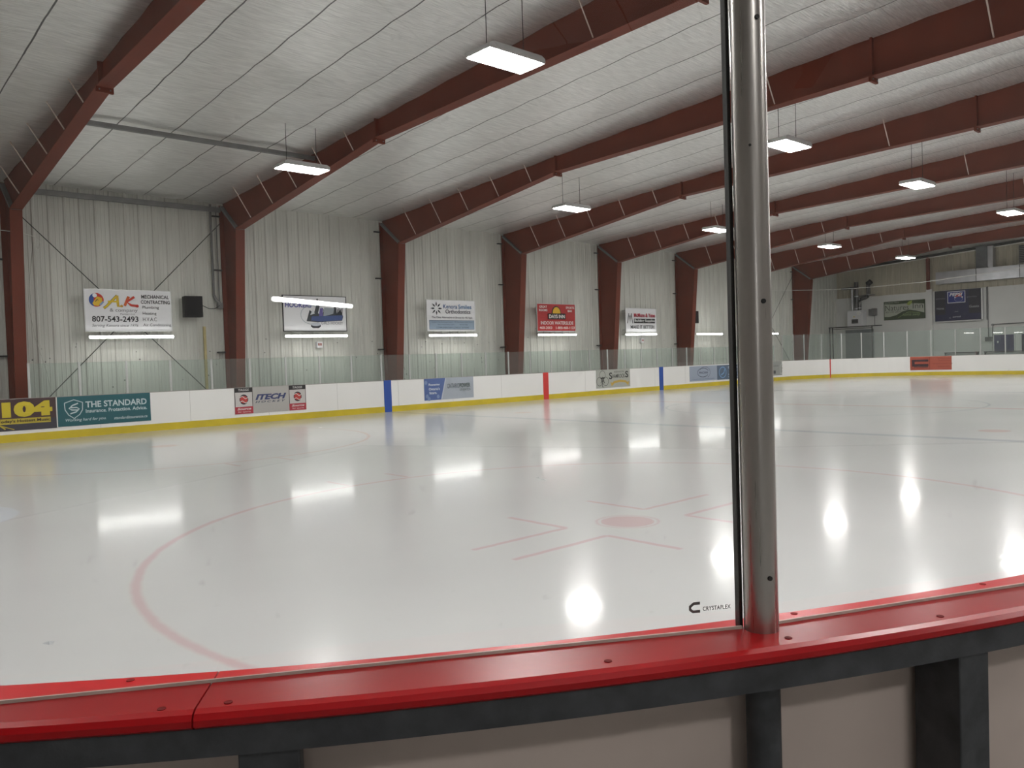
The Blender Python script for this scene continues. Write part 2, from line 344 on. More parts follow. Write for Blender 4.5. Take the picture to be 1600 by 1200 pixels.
def corrugated(name, length, ztop, m, parent=None):
    """liner sheet in its own xz plane, ribs toward -y; ztop is a function of x"""
    prof = []; P = .412; x = 0
    while x < length:
        for dx, dy in ((0, 0), (.03, .032), (.075, .032), (.105, 0), (.19, 0), (.20, .008), (.215, .008), (.225, 0), (.30, 0), (.31, .008), (.325, .008), (.335, 0)):
            if x+dx < length: prof.append((x+dx, -dy))
        x += P
    prof.append((length, 0))
    vs = []; fs = []
    for (x, y) in prof: vs += [(x, y, 0), (x, y, ztop(x))]
    for i in range(len(prof)-1): fs.append((2*i, 2*i+2, 2*i+3, 2*i+1))
    # thickness behind
    n = len(vs); vs += [(0, .15, 0), (length, .15, 0), (length, .15, ztop(length)), (0, .15, ztop(0))]; fs.append((n, n+3, n+2, n+1))
    return MB().add(vs, fs, m).build(name, parent)
w = corrugated('wall_left', XR-XL, lambda x: ceil_z(WY)+.05, M_WALL); w.location = (XL, WY, 0); tag(w, kind='structure')
# far end wall: white block below, ribbed sheet above
wr = empty('wall_right', (XR, WY, 0), -math.pi/2); tag(wr, kind='structure')
corrugated('ribbed_sheet', WY-YB, lambda x: ceil_z(WY-x)+.05, M_WALL2, wr)
MB().box((0, -.15, 0), (WY-YB, -.04, 5.12), M_BLOCK).build('block_wall', wr)
tag(MB().box((XL-.2, YB, 0), (XL, WY, 8.7), mat('back_wall', (.27, .255, .235, 1), .7, noise=.1)).build('wall_back'), kind='structure')
tag(MB().box((XL, YB-.2, 0), (XR, YB, 8.7), MATS['back_wall']).build('wall_near'), kind='structure')
# ceiling sheet with small seams and pillows
vs = []; fs = []; xs = []; x = XL
k0 = -18.68
while x <= XR+.01: xs.append(x); x += 1.236/8
ys = [WY - i*.38 for i in range(int((WY-YB)/.38)+2)]
for y in ys:
    for x in xs:
        ph = ((x-k0)/1.236) % 1
        z = ceil_z(y) - .03*math.sin(math.pi*ph)**.7 - .02*math.sin(math.pi*(((WY-y)/1.52) % 1)) - .035*math.exp(-(min(((x-k0) % 6.18), 6.18-((x-k0) % 6.18))/.5)**2)
        vs.append((x, max(y, YB), z))
nx = len(xs)
for j in range(len(ys)-1):
    for i in range(nx-1): fs.append((j*nx+i, j*nx+i+1, (j+1)*nx+i+1, (j+1)*nx+i))
tag(MB().add(vs, fs, M_CEIL, True).build('ceiling'), kind='structure')
# roof deck above so the sheet has thickness
tag(MB().prism([(WY+.2, 7.2), (-9, ceil_z(-9)+.1), (YB-.2, ceil_z(YB)+.1), (YB-.2, ceil_z(YB)+.4), (-9, ceil_z(-9)+.4), (WY+.2, 7.5)], 0, XL-.2, XR+.2, M_GREYST).build('ceiling_deck'), kind='structure')
# pale rake trim along the top of the far end wall
mb = MB(); mb.prism([(13.9, 6.86), (-8.9, 8.18), (-8.9, 8.23), (13.9, 6.91)], 0, 30.25, 30.33, mat('pale_trim', (.75, .75, .7, 1), .5)); tag(mb.build('trim_1'), kind='structure')
mb = MB(); mb.prism([(13.9, 6.93), (-8.9, 8.25), (-8.9, 8.40), (13.9, 7.08)], 0, 30.3, 30.5, M_DKPIPE); tag(mb.build('gap_shade_strip'), kind='structure')  # dark strip put in for the shaded gap above the pale trim

# ------------------------------------------------------------------ rigid steel frames
FW = .15
def make_frame():
    root = empty('steel_frame')
    zt = lambda y: ceil_z(y) - .015
    # column web + outer flange
    mb = MB(); mb.prism([(13.98, 0), (13.98, 7.03), (13.9, 7.05), (12.78, 6.15), (13.32, 0)], 0, -.012, .012, M_RED)
    mb.box((-FW, 13.96, 0), (FW, 13.99, 7.05), M_RED); mb.build('column', root)
    mb = MB(); mb.prism([(13.32, 0), (12.76, 6.14), (12.74, 6.10), (13.29, 0)], 0, -FW, FW, M_RED); mb.build('column_flange', root)
    mb = MB(); mb.box((-.17, 13.2, -.019), (.17, 14.0, .03), M_RED); mb.build('base_plate', root)
    ysr = [13.98, 12.76, 9, 4.67, 0, -4.6, -9, -16, -23.9]
    lo = [(y, flange_z(y) if y < 12.8 else 6.14+(y-12.76)*.75) for y in ysr]; hi = [(y, zt(y)) for y in ysr]
    mb = MB(); mb.prism(lo + hi[::-1], 0, -.012, .012, M_RED); mb.build('rafter_web', root)
    yf = [12.78, 4.65, -4.62, -9, -23.9]
    mb = MB(); mb.prism([(y, flange_z(y)) for y in yf] + [(y, flange_z(y)+.025) for y in yf[::-1]], 0, -FW, FW, M_RED); mb.build('rafter_flange', root)
    mb = MB(); mb.prism([(12.74, 6.12), (12.80, 6.10), (14.0, 6.98), (13.95, 7.04)], 0, -.13, .13, M_GREYST); mb.build('knee_stiffener', root)
    for y in (4.65, -4.62):
        mb = MB(); mb.box((-FW-.01, y-.03, flange_z(y)-.10), (FW+.01, y+.03, flange_z(y)+.03), M_RED); mb.box((-.11, y-.02, flange_z(y)), (.11, y+.02, zt(y)-.02), M_RED)
        for sx in (-1, 1):
            mb.tube([(sx*.10, y-.05, flange_z(y)-.05), (sx*.10, y+.05, flange_z(y)-.05)], .014, M_GREYST, 6)
        mb.build('splice_plate', root)
    for y in (11.75, 10.25, 8.75, 7.2, 5.7, -2.4, -6.9, -11.5, -14.5):
        z0 = flange_z(y)+.02; z1 = zt(y)-.07; dx = (z1-z0)*.60
        m = MB(); a = Vector((-.05, y, z0)); b = Vector((-.05-dx, y, z1)); m.tube([a, b], .016, mat('pale_brace_steel', (.72, .60, .54, 1), .5), 4)
        m.build('flange_brace', root)
    for z in (2.25, 4.93, 6.68):
        m = MB(); m.box((-.42, 13.90, z-.025), (-FW, 13.98, z+.02), M_DKPIPE); m.build('girt_clip', root)
    return root
fr = make_frame(); FX = [-18.68+6.18*i for i in range(8)]
wh = ['rust red steel frame at the left edge of the photo, leftmost and nearest', 'rust red steel frame, second from the left, between the contracting and girls hockey signs',
      'rust red steel frame rising behind the nearer blue line of the boards', 'rust red steel frame just left of the red sign with a yellow half sun',
      'rust red steel frame between the red half sun sign and the building supplies sign', 'rust red steel frame with a black speaker at the right of its column',
      'rust red steel frame whose column is hidden behind the front steel post', 'farthest rust red steel frame, in front of the pale end wall']
for i, x in enumerate(FX):
    f = fr if i == 0 else copy_tree(fr)
    f.location = (x, 0, 0); tag(f, wh[i], 'steel frame', 'red steel frames along the rink')

# eave strut and roof strut in the braced bay
def bar(name, a, b, w, h, m, label, cat, group=None):
    a = Vector(a); b = Vector(b); d = b-a; L = d.length; mb = MB(); mb.box((0, -w/2, -h/2), (L, w/2, h/2), m); mb.box((0, -w/2-.01, h/2-.02), (L, w/2+.02, h/2), m)
    o = one(name, mb, label, cat, group); o.location = a; o.rotation_euler = d.to_track_quat('X', 'Z').to_euler(); return o
bar('eave_strut', (-18.52, 13.86, 6.88), (-12.66, 13.86, 6.88), .08, .15, M_GREYST, 'grey steel channel along the top of the left wall above the cross rods', 'steel beam')
bar('roof_strut', (-18.52, 7.8, 7.33), (-12.52, 7.8, 7.33), .10, .10, M_GREYST, 'grey steel strut running under the foil ceiling between the two nearest frames', 'steel beam')
# cross bracing rods
def rod(a, b, r, m, label, cat, name, group=None): return one(name, MB().tube([a, b], r, m, 6), label, cat, group)
for x0, wt in ((-18.68, 'left bay behind the contracting sign'), (18.4, 'far bay right of the front post')):
    rod((x0+.15, 13.90, 6.35), (x0+6.02, 13.90, .35), .013, M_DKPIPE, 'thin dark brace rod falling to the right, ' + wt, 'brace rod', 'brace_rod', 'wall cross bracing')
    rod((x0+.15, 13.94, .35), (x0+6.02, 13.94, 6.45), .013, M_DKPIPE, 'thin dark brace rod rising to the right, ' + wt, 'brace rod', 'brace_rod', 'wall cross bracing')

# ------------------------------------------------------------------ hanging LED lights
def make_light():
    root = empty('hanging_light')
    mb = MB(); mb.prism([(-.60, .012), (.60, .012), (.60, .085), (.52, .125), (-.52, .125), (-.60, .085)], 1, -.30, .30, mat('light_housing', (.55, .55, .55, 1), .4, metal=.2)); mb.build('housing', root)
    mb = MB(); mb.box((-.575, -.275, 0), (.575, .275, .014), M_LAMP); mb.build('diffuser', root)
    return root
lt = make_light(); ROW1, ROW2, ROW3 = 6.02, -2.32, -10.6; LZ = 6.5
spots = [(-13.85, ROW1, 'left row, nearest, left of the second red frame'), (-4.3, ROW1, 'left row, second from the near end'), (4.0, ROW1, 'left row, just left of the front steel post'),
         (13.3, ROW1, 'left row, just right of the front steel post'), (22.0, ROW1, 'left row, farthest and smallest'),
         (-14.62, ROW2, 'largest light, top centre of the photo'), (-5.70, ROW2, 'right row, touching the right side of the front steel post'), (1.92, ROW2, 'right row, second to the right of the post'),
         (10.5, ROW2, 'right row, at the right edge of the photo'), (-23.2, ROW1, None), (-23.6, ROW2, None), (19.2, ROW2, None)] + [(x, ROW3, None) for x in (-22, -16.2, -9.6, -4.0, 2.6, 9, 15, 21)] + [(x, -18.3, None) for x in (-24, -15, -4.6, 8, 16)]  # third and fourth rows are unseen, added to light the near side
for i, (x, y, w) in enumerate(spots):
    o = lt if i == 0 else copy_tree(lt)
    o.location = (x, y, LZ)
    for s in (-1, 1):
        m = MB().tube([(s*.40, 0, .08), (s*.40, 0, ceil_z(y)-LZ-.02)], .007, M_DKPIPE, 5); m.build('suspension_cable', o)
    m = MB().tube([(s*.0+.1+.05*math.cos(t), 0, .10+.05*math.sin(t)) for t in [k*math.pi/6 for k in range(7)]], .006, M_ALU, 5); m.build('hanger_loop', o)
    if w: tag(o, 'white LED panel light, ' + w, 'ceiling light', 'hanging ceiling lights')
    else: tag(o, 'unseen white LED light filling out the rows, hanging on two cables outside the photo', 'ceiling light', 'hanging ceiling lights')

# ------------------------------------------------------------------ tube lights under the signs
def make_tube(m, L=2.38):
    root = empty('tube_light')
    mb = MB(); mb.box((0, .045, -.03), (L, .11, .04), M_ALU); mb.box((L*.2-.02, .08, -.02), (L*.2+.02, .62, .02), M_ALU); mb.box((L*.8-.02, .08, -.02), (L*.8+.02, .62, .02), M_ALU); mb.build('fixture_body', root)
    mb = MB(); mb.tube([(.01, 0, 0), (L-.01, 0, 0)], .040, m, 12); mb.build('tube', root)
    return root
tl = make_tube(M_TUBE)
tubes = [(-16.86, 'under the white contracting sign'), (-10.75, 'under the white girls hockey sign'), (-4.70, 'under the orthodontics sign'), (1.24, 'under the red sign with a yellow half sun'),
         (7.2, 'under the white building supplies sign'), (13.15, 'right of the far speaker, no sign above'), (19.15, 'just right of the front steel post')]
for i, (x, w) in enumerate(tubes):
    o = tl if i == 0 else copy_tree(tl)
    o.location = (x, 13.42, 2.745); o.scale = (1.0, 1, 1)
    tag(o, 'glowing tube light on the side wall, ' + w, 'tube light', 'tube lights along the side wall')
tb = make_tube(M_TUBEB); tb.location = (XL+.63, -22.80, 2.82); tb.rotation_euler.z = math.pi/2
tag(tb, 'white tube light behind the viewer, seen only reflected in the front glass', 'tube light')

# ------------------------------------------------------------------ signs: art helpers
def text_mesh(s, bold=0.0, shear=0.0, space=1.0):
    c = bpy.data.curves.new('t', 'FONT'); c.body = s; c.size = 1; c.offset = bold; c.shear = shear; c.space_character = space; c.resolution_u = 3
    o = bpy.data.objects.new('t', c); COL.objects.link(o)
    dg = bpy.context.evaluated_depsgraph_get(); me = bpy.data.meshes.new_from_object(o.evaluated_get(dg))
    vs = [(v.co.x, v.co.y) for v in me.vertices]; fs = [tuple(p.vertices) for p in me.polygons]
    bpy.data.objects.remove(o); bpy.data.curves.remove(c); bpy.data.meshes.remove(me)
    return vs, fs
TC = {}
class Art:
    """flat printed shapes on a sign; x right, z up, facing local -y"""
    def __init__(s, y=-.004): s.mb = MB(); s.y = y; s.k = 0
    def _y(s): s.k += 1; return s.y - .0016*s.k
    def poly(s, P, c): s.mb.add([(x, y, z) for (x, z), y in zip(P, [s._y()]*len(P))], [tuple(range(len(P)))], paint(c)); return s
    def rect(s, x0, z0, x1, z1, c): return s.poly([(x0, z0), (x1, z0), (x1, z1), (x0, z1)], c)
    def strip(s, x0, z0, x1, z1, c, n=16):
        y = s._y()
        for i in range(n): s.mb.add([(x0+(x1-x0)*i/n, y, z0), (x0+(x1-x0)*(i+1)/n, y, z0), (x0+(x1-x0)*(i+1)/n, y, z1), (x0+(x1-x0)*i/n, y, z1)], [(0, 1, 2, 3)], paint(c))
        return s
    def disc(s, x, z, rx, rz, c, a0=0, a1=360, n=28): return s.poly([(x+rx*math.cos(R(a0+(a1-a0)*i/n)), z+rz*math.sin(R(a0+(a1-a0)*i/n))) for i in range(n if a1-a0 == 360 else n+1)], c)
    def ring(s, x, z, rx, rz, w, c, a0=0, a1=360, n=32):
        y = s._y(); vs = []; fs = []
        for i in range(n+1):
            a = R(a0+(a1-a0)*i/n); vs += [(x+rx*math.cos(a), y, z+rz*math.sin(a)), (x+(rx-w)*math.cos(a), y, z+(rz-w)*math.sin(a))]
        for i in range(n): fs.append((2*i, 2*i+2, 2*i+3, 2*i+1))
        s.mb.add(vs, fs, paint(c)); return s
    def line(s, P, w, c):
        y = s._y(); vs = []; fs = []
        for i, (x, z) in enumerate(P):
            a = P[max(i-1, 0)]; b = P[min(i+1, len(P)-1)]; d = Vector((b[0]-a[0], b[1]-a[1])).normalized(); ww = w[i] if isinstance(w, (list, tuple)) else w
            vs += [(x-d.y*ww/2, y, z+d.x*ww/2), (x+d.y*ww/2, y, z-d.x*ww/2)]
        for i in range(len(P)-1): fs.append((2*i, 2*i+2, 2*i+3, 2*i+1))
        s.mb.add(vs, fs, paint(c)); return s
    def text(s, t, x, z, w, h, c, bold=0.0, shear=0.0, space=1.0):
        key = (t, bold, shear, space)
        if key not in TC: TC[key] = text_mesh(*key)
        vs, fs = TC[key]
        if not vs: return s
        x0 = min(v[0] for v in vs); x1 = max(v[0] for v in vs); z0 = min(v[1] for v in vs); z1 = max(v[1] for v in vs); y = s._y()
        s.mb.add([(x+(v[0]-x0)/(x1-x0)*w, y, z+(v[1]-z0)/(z1-z0)*h) for v in vs], fs, paint(c)); return s
    def build(s, name, parent): return s.mb.build(name, parent)
def sign(name, loc, w, h, face, label, cat, frame=None, rz=0.0, t=.03, group=None):
    root = empty(name, loc, rz, label, cat, group)
    MB().box((0, 0, 0), (w, t, h), face).build('panel', root)
    if frame:
        m = MB(); e = .022
        for a, b in (((-e, -.012, -e), (w+e, t+.005, 0)), ((-e, -.012, h), (w+e, t+.005, h+e)), ((-e, -.012, 0), (0, t+.005, h)), ((w, -.012, 0), (w+e, t+.005, h))): m.box(a, b, frame)
        m.build('edge_frame', root)
    return root
BK = (30, 30, 34); SW, SH = 2.42, 1.20; SY = 13.47
def wall_brackets(root):
    m = MB()
    for x in (.4, 2.0): m.box((x, .03, .1), (x+.05, .55, .15), M_ALU); m.box((x, .03, 1.05), (x+.05, .55, 1.1), M_ALU)
    m.build('wall_bracket', root)
# 1 contracting sign
r = sign('wall_sign', (-16.93, SY, 2.93), SW, SH, M_SIGNW, 'white contracting sign with coloured ball logo and phone number, left bay', 'sign', M_ALU, group=None); wall_brackets(r)
a = Art(); a.disc(.31, .90, .20, .20, (190, 50, 40)); a.disc(.31, .90, .20, .20, (45, 80, 150), 110, 250); a.poly([(.20, .80), (.33, 1.0), (.46, .96), (.47, .86), (.36, .72), (.24, .74)], (215, 175, 40)); a.disc(.27, 1.03, .06, .06, (225, 225, 230)); a.line([(.28, .85), (.34, .92), (.36, .88)], .02, BK); a.line([(.40, .75), (.5, .85)], .05, (120, 150, 180))
a.build('ball_logo', r)
a = Art(); a.line([(.50, .66), (.58, .72), (.88, 1.04)], .075, BK); a.line([(.50, .66), (.58, .72), (.88, 1.04)], .055, (215, 185, 45)); a.line([(.88, 1.04), (.90, .72), (1.0, .74)], .075, (205, 170, 45)); a.line([(.62, .86), (.92, .86)], .05, (215, 185, 45)); a.disc(1.0, .73, .035, .035, (205, 150, 45))
a.line([(1.08, .74), (1.20, 1.02)], .075, (200, 90, 35)); a.line([(1.36, 1.01), (1.14, .86), (1.26, .76), (1.42, .74)], .07, (190, 55, 40)); a.disc(1.43, .74, .045, .045, (185, 45, 40)); a.build('script_initials', r)
a = Art(); G = (60, 60, 62)
a.text('& company', .66, .53, .78, .13, (95, 95, 98)); a.text('Plumbers Ltd', .95, .47, .4, .05, (110, 110, 112)); a.text('807-543-2493', .17, .26, 1.28, .17, BK, .02)
a.text('Serving Kenora since 1976', .16, .09, 1.28, .11, (80, 80, 84), 0, .3); a.text('MECHANICAL', 1.56, .97, .81, .11, G, .015); a.text('CONTRACTING', 1.54, .81, .85, .11, G, .015)
for t, z, ww in (('Plumbing', .64, .48), ('Heating', .46, .40), ('H.V.A.C', .29, .40), ('Air Conditioning', .11, .82)): a.text(t, 1.58, z, ww, .11, G)
a.build('lettering', r)
# 2 girls hockey sign
r = sign('wall_sign', (-10.78, SY, 2.93), SW, SH, M_SIGNW, 'white girls hockey sign with dark blue puck and skyline emblem', 'sign', M_BLACK); wall_brackets(r)
a = Art(); a.ring(1.05, .55, .42, .33, .02, (150, 165, 170)); a.poly([(.85, .33), (.98, .72), (1.15, .62), (1.3, 1.05), (1.55, .72), (1.7, .62), (2.0, .88), (2.05, .62), (2.2, .75), (2.3, .5), (2.25, .36), (1.3, .30)], (50, 55, 62))
a.poly([(1.0, .55), (1.1, .75), (1.18, .6)], (200, 205, 210)); a.poly([(1.3, .62), (1.42, 1.0), (1.52, .70), (1.45, .5)], (200, 205, 212)); a.poly([(1.55, .82), (1.95, .80), (1.9, .6), (1.5, .5)], (150, 158, 165)); a.poly([(1.33, .5), (1.38, .78), (1.5, .80), (1.48, .48)], (95, 85, 150))
a.poly([(1.02, .36), (1.05, .50), (1.6, .52), (2.28, .56), (2.25, .38), (1.4, .32)], (60, 80, 130)); a.poly([(1.2, 1.0), (1.28, 1.14), (1.38, 1.02)], (90, 90, 95))
for i in range(5): a.line([(2.0+.06*i, .55), (2.02+.06*i, .8-.03*(i % 2))], .03, (30, 35, 45))
a.disc(1.19, .22, .19, .06, (170, 175, 185)); a.poly([(1.0, .22), (1.38, .22), (1.38, .14), (1.3, .09), (1.08, .09), (1.0, .14)], (35, 38, 50)); a.disc(1.19, .22, .19, .055, (190, 195, 205)); a.build('emblem', r)
a = Art(); a.text('HOOKERS', .06, .80, 1.0, .17, (75, 75, 150), .03, .1); a.text('GIRLS HOCKEY', 1.42, .22, .86, .10, (95, 98, 105), .01, .1, 1.1); a.text('RIVER CATS', 1.5, .40, .7, .1, (170, 190, 220), .02, .1); a.build('lettering', r)
# 3 orthodontics sign
r = sign('wall_sign', (-4.76, SY, 2.93), SW, SH, M_SIGNW, 'white and pale blue orthodontics sign with a black starburst', 'sign', M_ALU); wall_brackets(r)
a = Art()
for i in range(8):
    t = i*math.pi/4; c, s_ = math.cos(t), math.sin(t); cx, cz = .46, .88
    a.poly([(cx+c*.10-s_*.015, cz+s_*.10+c*.015), (cx+c*.17-s_*.035, cz+s_*.17+c*.035), (cx+c*.30, cz+s_*.28), (cx+c*.17+s_*.035, cz+s_*.17-c*.035), (cx+c*.10+s_*.015, cz+s_*.10-c*.015)], (18, 24, 40))
a.build('starburst', r)
a = Art(); a.rect(.09, .05, 2.37, .42, (40, 55, 75)); a.rect(.105, .065, 2.355, .405, (135, 152, 170)); a.build('blue_panel', r)
a = Art(-.012); a.text('Kenora', .80, .88, .70, .17, (40, 80, 135), .01); a.text('Smiles', 1.56, .88, .68, .17, (50, 110, 165), .01); a.text('Orthodontics', .90, .68, 1.28, .17, (25, 32, 50), .01)
a.text('The Clear Alternative to Braces for All Ages', .22, .47, 2.05, .10, (40, 44, 60), .01); a.text('Located in the Northwood Centre    301 First Avenue South, Kenora', .2, .32, 2.1, .05, (40, 50, 70)); a.text('kenorasmiles.com', .5, .22, .82, .05, (40, 50, 70)); a.text('807 467 7668', 1.6, .22, .4, .045, (40, 50, 70)); a.text('COMPLIMENTARY CONSULTATIONS', .42, .09, 1.65, .07, (35, 45, 62)); a.build('lettering', r)
# 4 red sun sign
r = sign('wall_sign', (1.22, SY, 2.92), 2.42, 1.20, paint((165, 40, 42)), 'red sign with a yellow half sun over a black name bar', 'sign', M_ALU); wall_brackets(r)
a = Art(); a.disc(1.2, .78, .30, .34, BK, 0, 180); 
for i in range(15):
    t = math.pi*i/14; a.disc(1.2+.24*math.cos(t), .78+.27*math.sin(t), .03, .03, (205, 160, 35), n=8)
a.disc(1.2, .78, .24, .27, (215, 170, 40), 0, 180); a.rect(.64, .52, 1.76, .78, (24, 22, 26)); a.build('sun_logo', r)
a = Art(-.04); WH = (225, 215, 212); a.text('DAYS INN', .70, .565, 1.0, .165, WH, .03); a.text('GREAT', .10, 1.02, .48, .10, WH, .02); a.text('ROOMS', .08, .87, .52, .10, WH, .02); a.text('SPORTS', 1.78, 1.0, .55, .10, WH, .02); a.text('BAR', 1.90, .85, .28, .10, WH, .02)
a.text('INDOOR WATERSLIDE', .16, .28, 2.08, .15, WH, .02); a.text('468-2003', .08, .08, .78, .12, WH, .02); a.text('1-800-468-1123', 1.10, .08, 1.22, .12, WH, .02); a.build('lettering', r)
# 5 building supplies sign
r = sign('wall_sign', (7.25, SY, 2.87), 2.40, 1.16, M_SIGNW, 'white building supplies sign with red name and black bar', 'sign', M_ALU); wall_brackets(r)
a = Art(); a.line([(.12, .42), (.22, .80), (.28, .80), (.33, .45), (.38, .80), (.44, .80), (.54, .42)], .05, BK); a.line([(.22, .80), (.22, .92), (.27, .86)], .04, BK); a.line([(.44, .80), (.44, .92), (.40, .86)], .04, BK); a.rect(.62, .43, 2.30, .66, (22, 22, 24)); a.build('emblem', r)
a = Art(-.02); a.text('McMunn & Yates', .62, .73, 1.68, .20, (170, 35, 60), .03); a.text('Building Supplies', .66, .47, 1.60, .15, (225, 225, 225), .02); a.text('MAKE IT BETTER!', .34, .16, 1.88, .17, BK, .02); a.build('lettering', r)

# ------------------------------------------------------------------ far boards: side, corner and end as one continuous wall
far = empty('rink_boards', (0, HW, 0), 0, 'long white rink boards with a yellow kick plate along the far side and end', 'rink boards')
def shiftp(path): return [(x, y-HW, nx, ny) for (x, y, nx, ny) in path]
side = [(x, HW, 0, 1) for x in [-CX + 2*CX*i/24 for i in range(25)]]
farpath = corner(-1, 1, 180, 91, 18) + side + corner(1, 1, 89, 0, 26) + [(LH, y, 1, 0) for y in (3, 0, -3, -4.5)]
fp = shiftp(farpath)
mb = sweep(MB(), fp, [(0, .19), (0, BH-.012), (.03, BH-.012), (.03, .19)], M_WHITE)
mb.build('facing_panel', far)
sweep(MB(), fp, [(-.012, .0), (-.012, .20), (.02, .20), (.02, .0)], M_YEL).build('kick_plate', far)
sweep(MB(), fp, [(-.004, BH-.012), (-.004, BH+.004), (.13, BH+.004), (.13, BH-.012)], mat('pale_cap', (.33, .30, .28, 1), .5)).build('cap_rail', far)
sweep(MB(), fp, [(.10, .0), (.10, BH-.02), (.12, BH-.02), (.12, .0)], M_GALV).build('back_frame', far)
for nm, x, m in (('blue_stripe', -7.79, M_BLUE), ('red_stripe', 0, M_REDL), ('blue_stripe', 7.79, M_BLUE)):
    MB().box((x-.15, -.016, 0.0), (x+.15, .001, BH+.006), m).build(nm, far)
a_g = math.acos((22.6-CX)/CR); gx, gy = CX+CR*math.cos(a_g), HW-CR+CR*math.sin(a_g)
gp = [(CX+CR*math.cos(a), -CR+CR*math.sin(a), math.cos(a), math.sin(a)) for a in (a_g-.0045, a_g+.0045)]
sweep(MB(), gp, [(-.016, 0), (-.016, BH), (.0, BH), (.0, 0)], M_REDL).build('goal_line_stripe', far)
mb = MB()      # panel joints
for x in [-17.1+2.44*i for i in range(15)]: mb.box((x-.004, -.002, .2), (x+.004, .001, BH-.013), mat('joint', (.45, .44, .42, 1), .6))
mb.build('panel_joints', far)

# shield posts and panes on top of the far boards
def post_mesh(h):
    return MB().box((-.022, -.022, 0), (.022, .022, h), M_ALU).box((-.03, -.008, 0), (.03, .008, h), M_ALU)
def pane_mesh(w, h): return MB().box((-w/2, -.006, 0), (w/2, .006, h), M_SHIELD)
def put(name, path_pts, h, label):
    root = empty(name, (path_pts[0][0], path_pts[0][1], BH+.004), 0, label, 'glass shield'); bx, by = path_pts[0]
    P0 = post_mesh(h).build('shield_post', root)
    for i, (x, y) in enumerate(path_pts):
        o = P0 if i == 0 else P0.copy()
        if i: COL.objects.link(o)
        j = min(i, len(path_pts)-2); dx, dy = path_pts[j+1][0]-path_pts[j][0], path_pts[j+1][1]-path_pts[j][1]
        o.location = (x-bx, y-by, 0); o.rotation_euler.z = math.atan2(dy, dx)
    for i in range(len(path_pts)-1):
        (x0, y0), (x1, y1) = path_pts[i], path_pts[i+1]; L = math.hypot(x1-x0, y1-y0)
        o = pane_mesh(L-.05, h-.01).build('shield_pane', root); o.location = ((x0+x1)/2-bx, (y0+y1)/2-by, 0); o.rotation_euler.z = math.atan2(y1-y0, x1-x0)
sx = [-18.75+1.197*i for i in range(32)]
put('glass_shield', [(x, HW+.06) for x in sx], .90, 'low row of clear shield panes and pale posts along the far side boards')
far2 = [(CX+(CR+.06)*math.cos(R(a)), HW-CR+(CR+.06)*math.sin(R(a))) for a in (86, 78, 71.2, 61.5, 51.5, 42.2, 32.4, 22.6, 12.9, 3.0)] + [(LH+.06, y) for y in (3.67, 2.44, 1.2, 0, -1.2)]
put('glass_shield', far2, 1.50, 'taller row of clear shield panes and posts round the far end boards')

# ------------------------------------------------------------------ advertising on the boards
def board_sign(x0, x1, z0=.30, z1=1.095): return dict(loc=(x0, HW-.012, z0), w=x1-x0, h=z1-z0)
def bsign(x0, x1, face, label, z0=.30, z1=1.085):
    r = empty('board_advert', (x0, HW-.008, z0), 0, label, 'advertisement'); MB().box((0, -.004, 0), (x1-x0, .006, z1-z0), face).build('panel', r); return r, x1-x0, z1-z0
r, w, h = bsign(-20.55, -18.17, paint((72, 52, 54)), 'dark radio advert with big yellow 104 at the left edge of the boards', .29, 1.10)
a = Art(-.006); Y = (205, 185, 50); a.strip(0, 0, w, .28, (62, 60, 70)); a.text('104', 1.14, .34, 1.15, .40, Y, .075); a.strip(.98, .17, 2.24, .31, (190, 172, 60)); a.line([(.9, .3), (1.2, .05)], .03, (190, 172, 60)); a.line([(.9, .22), (1.4, .03)], .02, (190, 172, 60)); a.build('big_number', r)
a = Art(-.022); a.text("Today's Hottest Music", 1.02, .19, 1.2, .10, (60, 48, 40), .02); a.build('lettering', r)
for ch in r.children:        # the advert follows the start of the corner curve
    if ch.name.startswith('panel'):
        m = MB()
        for i in range(12): m.box((w*i/12, -.004, 0), (w*(i+1)/12, .004, h), paint((72, 52, 54)))
        nm = m.build('panel_tmp'); ch.data = nm.data; bpy.data.objects.remove(nm)
    for v in ch.data.vertices:
        sx_ = (-20.55 + v.co.x) + CX
        if sx_ < 0:
            t = -sx_/CR; rr = CR - .006 + v.co.y
            v.co.x = (-CX - rr*math.sin(t)) + 20.55; v.co.y = (HW - CR + rr*math.cos(t)) - (HW - .008)
r, w, h = bsign(-18.14, -15.78, paint((36, 92, 100)), 'teal insurance advert with a shield emblem on the far boards', .305, 1.095)
a = Art(); TW = (190, 205, 208)
a.line([(.17, .62), (.40, .70), (.61, .62), (.60, .42), (.53, .30), (.39, .20), (.26, .30), (.18, .44), (.17, .62)], .022, TW); a.line([(.50, .60), (.36, .55), (.28, .47), (.34, .43), (.50, .42)], .035, TW); a.line([(.30, .33), (.44, .37), (.52, .45), (.46, .49), (.32, .49)], .035, TW); a.build('shield_emblem', r)
a = Art(); a.text('THE STANDARD', .68, .47, 1.58, .17, TW, .025); a.text('Insurance. Protection. Advice.', .68, .33, 1.58, .10, TW, .02); a.text('Working hard for you.', .18, .10, 1.0, .10, TW, .01, .25); a.text('standardinsurance.ca', 1.38, .10, .88, .08, TW, .01, .2); a.build('lettering', r)
r, w, h = bsign(-13.32, -10.94, paint((175, 172, 168)), 'grey and white hockey gear advert with two red ball logos', .30, 1.10)
